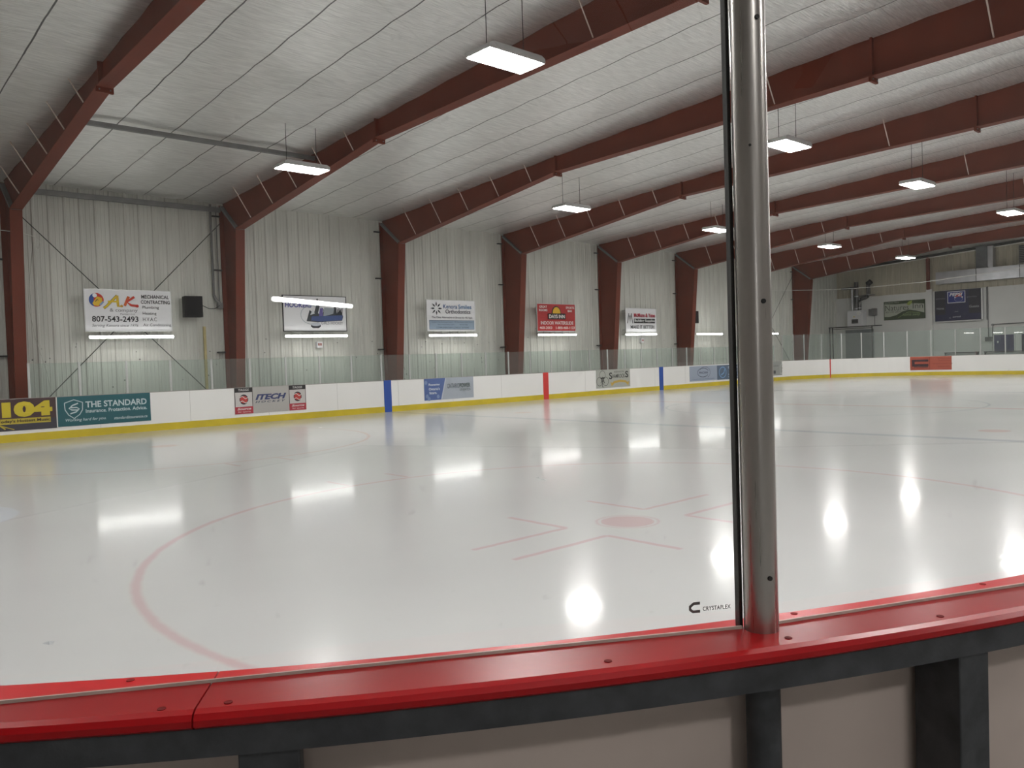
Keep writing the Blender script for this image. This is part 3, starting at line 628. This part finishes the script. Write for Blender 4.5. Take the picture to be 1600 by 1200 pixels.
for x0, x1 in ((0, .58), (1.79, 2.38)):
    a = Art(); a.rect(x0, 0, x1, .80, (70, 60, 62)); a.rect(x0+.02, .22, x1-.02, .66, (196, 192, 190)); a.rect(x0, 0, x1, .22, (170, 55, 68)); a.rect(x0, .67, x1, .80, (38, 36, 38))
    c = (x0+x1)/2; a.disc(c, .44, .14, .155, (50, 42, 50)); a.disc(c, .44, .12, .11, (188, 62, 58)); a.line([(c-.14, .50), (c-.05, .54), (c+.05, .46), (c+.14, .50)], .02, (220, 215, 210)); a.line([(c-.14, .36), (c-.05, .40), (c+.05, .33), (c+.14, .37)], .02, (220, 215, 210))
    a.text('TAGGS', c-.17, .70, .34, .07, (200, 198, 196), .02, .2); a.text('Source', c-.22, .12, .44, .07, (225, 205, 205), .03, .3); a.text('for sports', c-.2, .03, .4, .06, (225, 190, 190), .01); a.build('ball_logo_panel', r)
a = Art(); a.text('ITECH', .66, .40, 1.04, .18, (50, 60, 105), .05, .3); a.text('HOCKEY', .66, .31, 1.0, .06, (50, 60, 85), .02, .3, 1.5); a.build('lettering', r)
r, w, h = bsign(-6.22, -3.90, paint((165, 172, 182)), 'grey and blue power company advert right of the left blue line', .305, 1.10)
a = Art(); a.poly([(0, 0), (.75, 0), (.98, .79), (0, .79)], (78, 100, 152)); a.line([(.78, .0), (1.0, .79)], .05, (185, 192, 202))
for x, z in ((.12, .15), (.62, .12), (.08, .65), (.2, .05)): a.disc(x, z, .07, .08, (120, 140, 178), n=6)
a.build('blue_field', r)
a = Art(-.012); a.text('Powering', .20, .50, .50, .11, (215, 222, 232), .02); a.text("Ontario's", .20, .36, .50, .10, (215, 222, 232), .02); a.text('future.', .22, .22, .34, .10, (215, 222, 232), .02); a.text('ONTARIO', 1.05, .40, .56, .17, (75, 85, 92), .0); a.text('POWER', 1.63, .40, .52, .17, (75, 88, 82), .02); a.text('GENERATION', 1.63, .28, .52, .09, (85, 100, 88)); a.build('lettering', r)
r, w, h = bsign(3.12, 5.45, paint((168, 170, 162)), 'grey team advert with a clover outline and gold ribbon', .29, 1.10)
a = Art()
for x, z in ((.42, .58), (.22, .30), (.62, .30)): a.ring(x, z, .20, .20, .018, (40, 44, 44))
a.line([(.42, .30), (.40, .05), (.50, .05)], .03, (60, 62, 60)); a.line([(.3, .22), (.42, .50), (.54, .22)], .045, (40, 42, 42)); a.line([(.32, .32), (.52, .32)], .04, (40, 42, 42)); a.line([(.30, .44), (.54, .46)], .05, (40, 42, 42)); a.build('clover_emblem', r)
a = Art(); a.text('KEEWATIN', 1.22, .66, .68, .08, (60, 62, 60)); a.text('S', .86, .38, .22, .30, (45, 48, 48), .02); a.text('HAMROCK', 1.08, .42, .88, .18, (45, 48, 48), .01); a.text('S', 1.98, .42, .22, .30, (45, 48, 48), .02)
a.line([(1.0, .10), (1.2, .24), (1.6, .28), (2.0, .24), (2.2, .10)], .10, (190, 160, 80)); a.line([(.95, .22), (1.15, .16)], .06, (190, 160, 80)); a.line([(2.05, .16), (2.25, .22)], .06, (190, 160, 80)); a.build('lettering', r)
r, w, h = bsign(10.10, 12.50, paint((152, 162, 178)), 'pale blue grey advert with an oval swoosh right of the right blue line', .30, 1.06)
a = Art(); a.ring(1.15, .42, .50, .24, .03, (60, 68, 88), 20, 330); a.ring(1.3, .42, .48, .30, .02, (60, 68, 88), -60, 150); a.text('PINCHIN', .80, .36, .75, .11, (60, 68, 88), .02); a.text('Practical Solutions. Proven Results.', .25, .07, 1.9, .06, (85, 95, 118)); a.build('lettering', r)
r, w, h = bsign(12.52, 14.95, paint((82, 98, 118)), 'slate blue advert with a circular arrow logo beside the front post', .29, 1.05)
a = Art(); a.ring(.50, .38, .34, .30, .05, (112, 150, 190)); a.line([(.35, .25), (.6, .35), (.7, .55)], .07, (112, 150, 190)); a.build('arrow_logo', r)
a = Art(); WG = (178, 190, 204); a.text('GREGGS', 1.0, .56, 1.2, .13, WG, .02); a.text('AUTOMOTIVE', 1.1, .38, 1.1, .11, WG, .02); a.text('Service and Tires', 1.0, .22, 1.2, .08, WG); a.text('Kenora Ontario', 1.0, .09, 1.1, .07, WG); a.build('lettering', r)
r, w, h = bsign(17.35, 19.72, paint((150, 152, 148)), 'grey advert with a small house outline just right of the front post', .31, 1.09)
a = Art(); a.line([(1.5, .10), (1.5, .50), (1.85, .72), (2.2, .50), (2.2, .10), (1.5, .10)], .03, (200, 202, 198)); a.ring(1.85, .40, .22, .22, .02, (95, 98, 92)); a.text('HOME', 1.7, .36, .3, .08, (90, 92, 88)); a.rect(.75, .10, 1.0, .28, (70, 72, 78)); a.text('Real Estate', .2, .5, 1.1, .12, (95, 97, 95)); a.build('lettering', r)
# orange advert bent round the far corner
def bend(o, ang0):
    """wrap a local xz sheet (x along, -y toward the ice) round the corner; ang0 = polar angle at x=0"""
    me = o.data
    for v in me.vertices:
        a = ang0 - v.co.x/CR; rr = CR - .014 + v.co.y
        v.co = Vector((CX+rr*math.cos(a), HW-CR+rr*math.sin(a), v.co.z))
r = empty('board_advert', (0, 0, 0), 0, 'orange advert with black machine logo on the curved far end boards', 'advertisement')
ang0 = math.atan2(7.41-(HW-CR), 25.873-CX); OW = CR*(ang0 - math.atan2(5.15-(HW-CR), 26.0-CX))
mb = MB(); OC = paint((170, 84, 66)); 
for i in range(16): mb.box((OW*i/16, -.004, .31), (OW*(i+1)/16, .004, 1.085), OC)
bend(mb.build('panel', r), ang0)
a = Art(); DK = (62, 40, 48)
for i in range(6):
    x0 = .12+.14*i; a.rect(x0, .52, x0+.14, .66, DK); a.rect(x0, .80, x0+.14, .92, DK); a.line([(x0, .985), (x0+.14, .985)], .02, (150, 60, 50)); a.line([(x0, .38), (x0+.14, .38)], .02, (150, 60, 50))
a.rect(.10, .52, .24, .92, DK); a.line([(1.02, .33), (1.02, 1.05)], .03, (140, 58, 50)); bend(a.build('machine_logo', r), ang0)
a = Art(); a.text('PIONEER', .22, .44, .74, .08, DK, .03)
for t, x, z, w_ in (('Construction', 1.45, .92, .7), ('Ready Mix', 1.5, .79, .6), ('Aggregates Asphalt Paving', 1.15, .63, 1.05), ('Kenora Ont.', 1.45, .47, .6)): a.text(t, x, z, w_, .08, (120, 52, 48))
bend(a.build('lettering', r), ang0)

# ------------------------------------------------------------------ near boards (curved corner in front of the viewer)
near = empty('near_boards', (-22.03, -11.10, 0), 0, 'red capped near boards on a dark steel frame curving across the foreground', 'rink boards')
NO = Vector((-22.03, -11.10, 0))
A0, A1 = 212.0, 268.0
def npath(a0, a1, n): return [(x-NO.x, y-NO.y, nx, ny) for (x, y, nx, ny) in corner(-1, -1, a0, a1, n)]
capprof = [(0.004, BH-.028), (0.0, BH-.022), (0.0, BH-.006), (0.006, BH), (.175, BH), (.189, BH-.004), (.196, BH-.013), (.196, BH-.024), (.188, BH-.030), (.17, BH-.032)]
J = 234.55         # polar angle of the joint between two cap lengths
for a0, a1, n in ((A0, J-.012, 24), (J+.012, A1, 44)):
    o = sweep(MB(), npath(a0, a1, n), capprof, M_CAP).build('cap_rail', near)
    for p in o.data.polygons: p.use_smooth = False
sweep(MB(), npath(A0, A1, 60), [(.0, .02), (.0, BH-.03), (.014, BH-.03), (.014, .02)], M_WHITE).build('ice_side_panel', near)
sweep(MB(), npath(A0, A1, 60), [(.016, .02), (.016, BH-.034), (.024, BH-.034), (.024, .02)], M_BACK).build('backing_sheet', near)
sweep(MB(), npath(A0, A1, 60), [(.105, BH-.085), (.105, BH-.034), (.18, BH-.034), (.18, BH-.085)], M_GALV).build('top_tube', near)
sweep(MB(), npath(A0, A1, 60), [(.105, .05), (.105, .10), (.18, .10), (.18, .05)], M_GALV).build('bottom_tube', near)
sweep(MB(), npath(A0, A1, 60), [(-.012, .0), (-.012, .20), (.0, .20), (.0, .0)], M_YEL).build('kick_plate', near)
def upright(a, w, dep=(.06, .16)):
    aa = R(a); c, s = math.cos(aa), math.sin(aa); t = (-s, c)
    cx, cy = -CX+CR*c-NO.x, -(HW-CR)+CR*s-NO.y; vs = []
    for z in (.10, BH-.085):
        for u, d in ((-w/2, dep[0]), (w/2, dep[0]), (w/2, dep[1]), (-w/2, dep[1])): vs.append((cx+c*d+t[0]*u, cy+s*d+t[1]*u, z))
    return MB().add(vs, [(0, 3, 2, 1), (4, 5, 6, 7), (0, 1, 5, 4), (1, 2, 6, 5), (2, 3, 7, 6), (3, 0, 4, 7)], M_GALV)
for a, w, dp in ((235.46, .106, (.12, .165)), (246.84, .084, (.04, .165)), (224.4, .1, (.05, .165)), (257.6, .1, (.05, .165))): upright(a, w, dp).build('upright', near, .004)
for a, d in ((234.1, .165), (234.95, .160), (240.3, .145), (243.3, .146), (246.2, .155), (251.0, .15), (244.1, .02), (248.4, .02), (233.3, .02)):   # screws in the cap
    aa = R(a); c, s = math.cos(aa), math.sin(aa); x, y = -CX+(CR+d)*c-NO.x, -(HW-CR)+(CR+d)*s-NO.y
    MB().tube([(x, y, BH-.006), (x, y, BH+.0012)], .0075, mat('screw_recess', (.16, .008, .008, 1), .6, spec=.1), 12).build('cap_screw', near)

# ------------------------------------------------------------------ front post and the two front glass panes
PX, PY = -22.008, -11.118
post = empty('shield_post', (PX, PY, 0), 0, 'thick round steel post standing in the red cap between the two front glass panes', 'post')
MB().tube([(0, 0, BH-.03), (0, 0, 3.0)], .0355, M_POST, 40).build('tube', post)
MB().tube([(0, 0, .10), (0, 0, BH-.03)], .0355, M_GALV, 32).build('lower_tube', post)
dl = Vector((-.853, .522, 0)); dr = Vector((.912, -.410, 0)); nin = Vector((.49, .87, 0)).normalized()
def slab(mb, p, d, n, a0, a1, b0, b1, z0, z1, m):
    vs = []
    for z in (z0, z1):
        for a, b in ((a0, b0), (a1, b0), (a1, b1), (a0, b1)): q = p + d*a + n*b; vs.append((q.x, q.y, z))
    return mb.add(vs, [(0, 3, 2, 1), (4, 5, 6, 7), (0, 1, 5, 4), (1, 2, 6, 5), (2, 3, 7, 6), (3, 0, 4, 7)], m)
g0 = nin*.020
slab(MB(), g0, dl, nin, .033, .0405, -.004, .014, BH, 3.0, M_GASKET).build('rubber_gasket', post)
slab(MB(), g0, dr, nin, .026, .040, -.012, .014, BH, 3.0, M_ALU).build('side_channel', post)
vd = Vector((CAM['loc'][0]-PX, CAM['loc'][1]-PY, 0)).normalized(); vr = Vector((-vd.y, vd.x, 0))
for z, off in ((2.36, -.55), (1.79, -.55), (1.222, -.55)):
    d = (vd*math.cos(off) + (vr)*math.sin(-off)*1.0).normalized(); q = d*.036
    MB().tube([(q.x*.9, q.y*.9, z), (q.x*1.08, q.y*1.08, z)], [.0055, .0048], M_GASKET, 10).build('screw', post)
d = (vd*math.cos(.03)).normalized(); q = vd*.0362
MB().tube([(q.x, q.y, 2.105), (q.x*1.02, q.y*1.02, 2.105)], .003, M_GASKET, 8).build('drill_hole', post)
base = Vector((PX, PY, 0)) + g0
def pane(dv, a0, a1, label):
    root = empty('front_glass_pane', (base.x, base.y, BH-.004), 0, label, 'glass pane'); n = Vector((-dv.y, dv.x, 0)); n = n if n.dot(nin) > 0 else -n
    slab(MB(), Vector((0, 0, 0)), dv, n, a0, a1, -.006, .006, 0, 1.88, M_GLASS).build('glass', root)
    slab(MB(), Vector((0, 0, 0)), dv, n, a0, a1, -.011, -.0065, 0, .010, M_GROOVE).build('bottom_seal', root)
    return root, n
pl, nl = pane(dl, .038, 1.83, 'large clear front glass pane left of the steel post')
pr, nr = pane(dr, .034, 1.83, 'clear front glass pane right of the steel post')
# maker's mark etched low on the left pane
def on_pane(root, dv, n, art, a_right, z):
    """art x runs left to right for the viewer; the art's right end sits a_right metres from the post"""
    o = art.mb.build('etched_mark', root); wmax = max(v.co.x for v in o.data.vertices)
    for v in o.data.vertices:
        p = dv*(a_right + (wmax - v.co.x)) - n*(.0085 - v.co.y*.02); v.co = Vector((p.x, p.y, z+v.co.z))
    return o
a = Art(0); GC = (98, 98, 98); a.line([(.026, .020), (.012, .020), (.004, .014), (.004, .008), (.010, .003), (.026, .003)], .006, GC); a.text('CRYSTAPLEX', .032, .0030, .062, .0088, GC, .015, 0, 1.1)
on_pane(pl, dl, nl, a, .062, .046)

# ------------------------------------------------------------------ things on the side wall
def speaker(loc, label, rz=0.0):
    r = empty('wall_speaker', loc, rz, label, 'speaker', None)
    MB().prism([(-.27, -.33), (.27, -.33), (.27, .33), (-.27, .33)], 1, -.20, .16, M_BLACK).build('cabinet', r, .012)
    MB().box((-.235, -.215, -.30), (.235, -.20, .30), mat('speaker_grille', (.014, .014, .016, 1), .8, spec=.1, bump=.6, bscale=160)).build('grille', r)
    MB().box((-.05, .15, -.05), (.05, .40, .05), M_GREYST).build('wall_bracket', r)
    return r
speaker((-13.79, 13.62, 3.69), 'black box speaker on the wall right of the contracting sign', -.12)
speaker((13.05, 13.62, 3.66), 'black box speaker on the wall near the front steel post')
one('conduit_pipe', MB().tube([(-12.96, 13.93, 7.05), (-12.96, 13.93, 4.1)], .035, M_GREYST, 10).tube([(-12.96, 13.93, 4.1), (-12.90, 13.9, 3.95), (-12.78, 13.9, 3.85)], .05, M_GREYST, 10)
    .tube([(-12.78, 13.93, 7.0), (-12.78, 13.93, 3.7)], .018, M_GREYST, 8).box((-12.86, 13.84, 3.68), (-12.70, 14.0, 3.86), M_GREYST), 'grey vertical conduit running down the wall right of the black speaker', 'pipe')
one('speaker_cable', MB().tube([(-12.80, 13.85, 3.78), (-13.0, 13.8, 3.66), (-13.2, 13.8, 3.66), (-13.5, 13.78, 3.8)], .012, M_DKPIPE, 6), 'thin black cable from the speaker to the grey conduit', 'cable')
one('wooden_pole', MB().box((-13.34, 13.93, 0), (-13.27, 14.0, 3.09), M_WOOD).box((-13.35, 13.92, 1.9), (-13.26, 14.0, 1.94), M_WOOD), 'pale yellow wooden pole standing against the wall below the speaker', 'pole')
for x, lab in ((-9.2, 'small white electrical box below the girls hockey sign'), (9.1, 'small white electrical box below the building supplies sign')):
    r = empty('electrical_box', (x, 13.96, 2.45), 0, lab, 'electrical box')
    MB().box((-.11, -.04, -.11), (.11, .09, .11), M_SIGNW).build('housing', r, .006)
    MB().box((-.07, -.047, -.03), (-.01, -.04, .06), mat('outlet_red', (.35, .12, .10, 1), .5)).box((.01, -.047, -.03), (.07, -.04, .06), MATS['outlet_red']).build('socket', r)
cp = [(-20.6, 12.9, 5.63), (-19.6, 12.95, 5.60), (-18.6, 13.1, 5.58), (-18.15, 13.5, 5.55), (-17.95, 13.7, 5.45), (-18.0, 13.7, 5.25), (-18.12, 13.7, 5.4), (-18.2, 13.7, 4.7), (-18.3, 13.75, 3.7), (-18.15, 13.8, 2.7), (-17.9, 13.85, 1.8), (-17.8, 13.9, 1.2)]
one('white_cord', MB().tube(cp, .011, mat('cord_white', (.6, .6, .55, 1), .5), 6), 'thin white cord crossing the leftmost column and hanging down the wall', 'cord')

# ------------------------------------------------------------------ far end wall
EX = 30.44        # face of the block wall
def ew(name, y, z, label, cat, x=EX): return empty(name, (x, y, z), -math.pi/2, label, cat)   # local x runs to the viewer's right, -y to the viewer
r = ew('wall_heater', 13.02, 3.18, 'white wall heater with a dark grille in the far left corner', 'heater')
MB().box((0, -.55, 0), (1.06, 0, 1.05), M_SIGNW).build('housing', r, .02)
MB().box((.30, -.565, .18), (.74, -.55, .46), M_BLACK).build('grille', r)
for i in range(4): MB().box((.31, -.575, .20+.065*i), (.73, -.56, .215+.065*i), M_GREYST).build('grille_slat', r)
MB().tube([(.80, -.56, .86), (.80, -.62, .86)], .14, M_WHITE, 18).build('round_vent', r)
MB().box((.42, -.56, .60), (.52, -.55, .66), M_YEL).build('warning_label', r)
r = ew('vent_pipe', 12.6, 4.23, 'two dark upright flue pipes rising from the top of the white heater', 'pipe')
MB().tube([(-.17, -.3, 0), (-.17, -.3, 1.5)], .07, M_DUCT, 14).build('thin_flue', r)
MB().tube([(.12, -.3, 0), (.12, -.3, 1.9)], .14, mat('dark_flue', (.10, .10, .10, 1), .4, metal=.6, noise=.3), 16).build('wide_flue', r)
for z in (.08, .90): MB().tube([(.12, -.3, z), (.12, -.3, z+.08)], .155, M_DUCT, 16).build('flue_collar', r)
MB().box((-.85, -.5, 1.45), (.25, -.15, 1.58), M_BLACK).build('top_hood', r)
r = ew('vent_pipe', 12.28, 4.02, 'dark elbow flue pipe with a black cap right of the heater', 'pipe')
E2 = [(0, -.3, 0), (0, -.3, .70), (.03, -.3, .86), (.10, -.3, .95), (.25, -.3, 1.0), (.42, -.3, 1.03), (.55, -.3, 1.12), (.60, -.3, 1.28), (.60, -.3, 1.95)]
MB().tube(E2, .125, MATS['dark_flue'], 16).build('elbow_pipe', r)
MB().tube([(.55, -.3, 1.90), (.80, -.3, 2.08)], .17, M_BLACK, 16).build('end_cap', r)
for z in (.33,): MB().tube([(0, -.3, z), (0, -.3, z+.07)], .14, M_DUCT, 16).build('flue_collar', r)
MB().tube([(.6, -.3, 1.18), (.6, -.3, 1.24)], .14, M_DUCT, 16).build('flue_collar', r)
MB().box((-.5, -.10, 1.16), (.95, -.04, 1.21), M_GREYST).build('wall_rail', r)
r = ew('electrical_box', 11.75, 3.85, 'grey electrical box on the end wall right of the white heater', 'electrical box')
MB().box((0, -.18, 0), (.22, 0, .42), M_GREYST).build('housing', r, .01); MB().box((.22, -.24, -.02), (.52, 0, .45), M_GREYST).build('meter_cover', r, .03)
MB().tube([(.36, -.08, -.02), (.36, -.08, -.68)], .02, M_GREYST, 8).build('conduit', r)
r = empty('pipe_frame', (29.0, 12.2, 0), 0, 'black pipe frame standing in the far left corner under the heater', 'pipe frame')
for y in (1.62, 1.42, -1.22): MB().tube([(0, y, 0), (0, y, 3.1)], .035, M_DKPIPE, 8).build('leg', r)
MB().box((-.05, -1.85, 3.10), (.05, 1.68, 3.16), M_DKPIPE).build('top_rail', r)
MB().box((-.02, -1.22, 3.0), (.02, 1.62, 3.03), M_DKPIPE).build('lower_rail', r)
d = MB(); d.box((EX-.04, 11.5, 0), (EX, 13.4, 2.95), mat('overhead_door', (.21, .23, .235, 1), .5, noise=.1))
for i in range(5): d.box((EX-.05, 11.5, .55*i+.5), (EX-.04, 13.4, .55*i+.52), MATS['overhead_door'])
tag(d.build('door_1'), kind='structure')
# inn sign
r = ew('wall_sign', 10.79, 3.47, 'green and white inn sign with a leaf on the end wall', 'sign', EX-.05)
MB().box((0, 0, 0), (2.57, .05, 1.21), paint((58, 72, 48))).build('panel', r)
a = Art(); a.poly([(.05, .22), (.35, .20), (.8, .30), (1.2, .52), (1.6, .60), (2.1, .50), (2.53, .36), (2.53, .93), (1.6, 1.02), (.8, 1.0), (.05, 1.05)], (178, 182, 168)); a.poly([(1.45, .96), (1.58, 1.13), (1.80, 1.19), (1.78, 1.02), (1.62, .88)], (150, 165, 80)); a.line([(.9, .12), (1.6, .5), (2.3, .35)], .02, (150, 165, 100)); a.build('hill_and_leaf', r)
a = Art(-.012); a.text('Natures', .10, .60, 1.48, .36, (60, 62, 56), -.005); a.text('Inn', 1.84, .66, .62, .34, (60, 62, 56), -.005); a.text('807-547-2829', .12, .46, .95, .11, (95, 100, 88)); a.text('home away', 1.2, .16, 1.1, .22, (150, 170, 120), 0, .3); a.text('from home', 1.4, .36, .8, .10, (140, 160, 110), 0, .3); a.text('Sioux Narrows  Ontario', .08, 1.09, .9, .08, (170, 175, 160), .01); a.build('lettering', r)
# scoreboard
r = ew('scoreboard', 7.56, 3.21, 'dark blue scoreboard with a cola logo at its top centre', 'scoreboard', EX-.22)
MB().box((0, 0, 0), (2.62, .22, 1.88), paint((36, 38, 52))).build('cabinet', r, .01)
MB().box((2.62, .02, 0), (2.70, .22, 1.86), M_SIGNW).box((.1, .02, -.06), (2.60, .20, 0), M_SIGNW).build('side_cover', r)
a = Art(); a.rect(.02, .02, 2.60, .40, (34, 38, 72)); a.rect(.62, .02, 1.95, 1.86, (34, 38, 72)); a.rect(.74, 1.08, 1.76, 1.80, (215, 218, 225)); a.rect(.78, 1.12, 1.72, 1.76, (35, 48, 125))
a.poly([(1.15, 1.45), (1.35, 1.62), (1.60, 1.70), (1.50, 1.50), (1.62, 1.44), (1.40, 1.38)], (185, 60, 62)); a.poly([(1.14, 1.46), (1.3, 1.40), (1.64, 1.46), (1.60, 1.33), (1.3, 1.32), (1.16, 1.36)], (222, 224, 230)); a.disc(1.38, 1.30, .22, .15, (50, 62, 130)); a.ring(1.38, 1.30, .23, .16, .014, (170, 175, 200)); a.build('logo_panel', r)
a = Art(-.03); a.text('PEPSI', .86, 1.50, .76, .20, (225, 226, 232), .04, .25); GY = (120, 122, 130)
a.text('penalty', .08, 1.33, .56, .13, GY); a.text('penalty', 1.86, 1.33, .56, .13, GY); a.text('Home', .12, .72, .42, .14, (150, 152, 158), .01); a.text('Guests', 1.98, .74, .54, .15, (150, 152, 158), .01); a.text('shot', 1.16, .52, .2, .08, (150, 152, 165)); a.text('period', 1.05, .16, .44, .12, (165, 168, 180), .02); a.line([(.84, .14), (.88, .22), (.92, .14)], .02, (165, 168, 180)); a.build('lettering', r)
# pilaster, red post, trims
tag(MB().box((EX-.14, 7.76, 0), (EX, 8.10, 5.26), M_BLOCK).build('trim_3'), kind='structure')
one('steel_column', MB().box((30.25, 7.90, 5.24), (30.45, 8.04, 7.28), M_RED).box((30.30, 7.86, 5.24), (30.32, 8.08, 7.28), M_RED), 'short red steel column above the white pilaster on the end wall', 'column')
r = ew('air_duct', 7.36, 5.50, 'long silver rectangular duct running along the end wall above the scoreboard', 'duct', 30.4)
for i in range(5): MB().box((2.3*i, -.55, 0), (2.3*(i+1)-.02, .1, .74), M_DUCT).build('duct_section', r)
for i in range(1, 5): MB().box((2.3*i-.03, -.57, -.02), (2.3*i+.01, .1, .76), M_GREYST).build('joint_flange', r)
r = ew('air_duct', 5.1, 6.24, 'upright dark duct rising from the long silver duct to the roof', 'duct', 30.4)
MB().box((0, -.45, 0), (.62, .1, 1.30), mat('dull_duct', (.13, .14, .15, 1), .45, metal=.5, noise=.2)).build('duct_body', r); MB().box((.62, -.40, 0), (.90, .1, 1.28), M_DUCT).build('side_duct', r); MB().box((-.03, -.48, 0), (.66, .1, .05), M_GREYST).build('collar', r)
r = ew('wall_louver', 2.95, 6.36, 'dark slatted louver high on the end wall at the right edge', 'louver', 30.42)
MB().box((0, -.05, 0), (1.6, .03, 1.05), M_GREYST).build('frame', r)
m = MB()
for i in range(10): m.box((.04, -.08, .05+.1*i), (1.56, -.04, .10+.1*i), M_DKPIPE)
m.build('louver_slats', r)
r = ew('conduit_pipe', 4.62, 1.86, 'thin grey conduit dropping past the scoreboard to a small grey box', 'pipe')
MB().tube([(0, -.04, .24), (0, -.04, 3.3)], .02, M_GREYST, 8).build('pipe', r); MB().tube([(-.06, -.04, 1.3), (-.06, -.04, 3.28)], .03, M_GREYST, 8).build('wide_pipe', r); MB().box((-.17, -.12, 0), (.22, 0, .26), mat('dark_box', (.07, .08, .08, 1), .5)).build('junction_box', r)
r = ew('conduit_pipe', 4.38, 1.2, 'grey conduit rising beside the blue door and turning right above it', 'pipe')
MB().tube([(0, -.04, 0), (0, -.04, 1.62), (.08, -.04, 1.66), (6, -.04, 1.72)], .028, M_GREYST, 8).build('pipe', r); MB().tube([(0, -.0, 1.64), (0, -.09, 1.64)], .07, M_GREYST, 12).build('elbow_box', r)
for n, y0, w_, m_ in (('door_2', 4.31, 1.06, paint((26, 33, 84))), ('door_3', 2.86, 1.06, paint((30, 38, 60)))):
    rr = empty(n, (EX-.02, y0, 0), -math.pi/2); rr['kind'] = 'structure'
    MB().box((0, -.04, 0), (w_, .02, 2.22), m_).build('door_leaf', rr)
    MB().box((-.05, -.05, 0), (0, .02, 2.27), M_BLOCK).box((w_, -.05, 0), (w_+.05, .02, 2.27), M_BLOCK).box((-.05, -.05, 2.22), (w_+.05, .02, 2.27), M_BLOCK).build('door_frame', rr)
    if n == 'door_2': MB().box((.16, -.046, 1.75), (.24, -.04, 1.86), M_SIGNW).build('door_notice', rr)
    MB().tube([(w_-.1, -.1, 1.0), (w_-.1, -.04, 1.0)], .03, M_ALU, 10).build('door_handle', rr)
for y0, y1, lab in ((6.35, 4.55, 'dark topped bench behind the end boards below the scoreboard'), (4.2, .5, 'dark topped bench behind the end boards below the blue door')):
    r = empty('players_bench', (28.4, y0, 0), -math.pi/2, lab, 'bench'); L_ = y0-y1
    MB().box((0, -.18, 1.22), (L_, .18, 1.27), M_DKPIPE).build('top_rail', r); MB().box((0.03, -.02, .1), (L_-.03, .02, 1.20), M_BLOCK).build('back_panel', r)
    for x in (0.02, L_-.06): MB().box((x, -.15, 0), (x+.05, .15, 1.22), M_DKPIPE).build('leg', r)
one('net_cable', MB().tube([(21.35, 13.9, 5.42), (23.2, 13.0, 5.40), (25.0, 11.6, 5.38), (26.0, 9.8, 5.40), (26.2, 6.8, 5.44), (26.2, 4.0, 5.58), (26.2, 1.0, 5.80), (26.2, -3.0, 6.2)], .018, mat('cord_white2', (.6, .6, .57, 1), .5), 6), 'pale cable strung across above the far end boards', 'cable')
# hockey marks left on the ice: flakes of snow and shavings
for x, y, sz in ((-15.70, -3.98, .05), (-15.62, -3.80, .03), (-22.33, -6.3, .03), (20.1, 3.9, .07), (-12.6, 7.9, .04)):
    pts_ = [(x+sz*math.cos(t)*(1+.5*math.sin(3*t)), y+sz*1.6*math.sin(t), .003) for t in [k*math.pi/5 for k in range(10)]]
    m = MB(); n_ = len(pts_); m.add([(x, y, .012)] + [(p[0], p[1], .0005) for p in pts_], [(0, i+1, (i+1) % n_+1) for i in range(n_)], mat('ice_shaving', (.35, .36, .37, 1), .6))
    one('ice_shaving', m, 'small grey heap of skate shavings lying on the white ice', 'ice shavings', 'skate shavings on the ice')
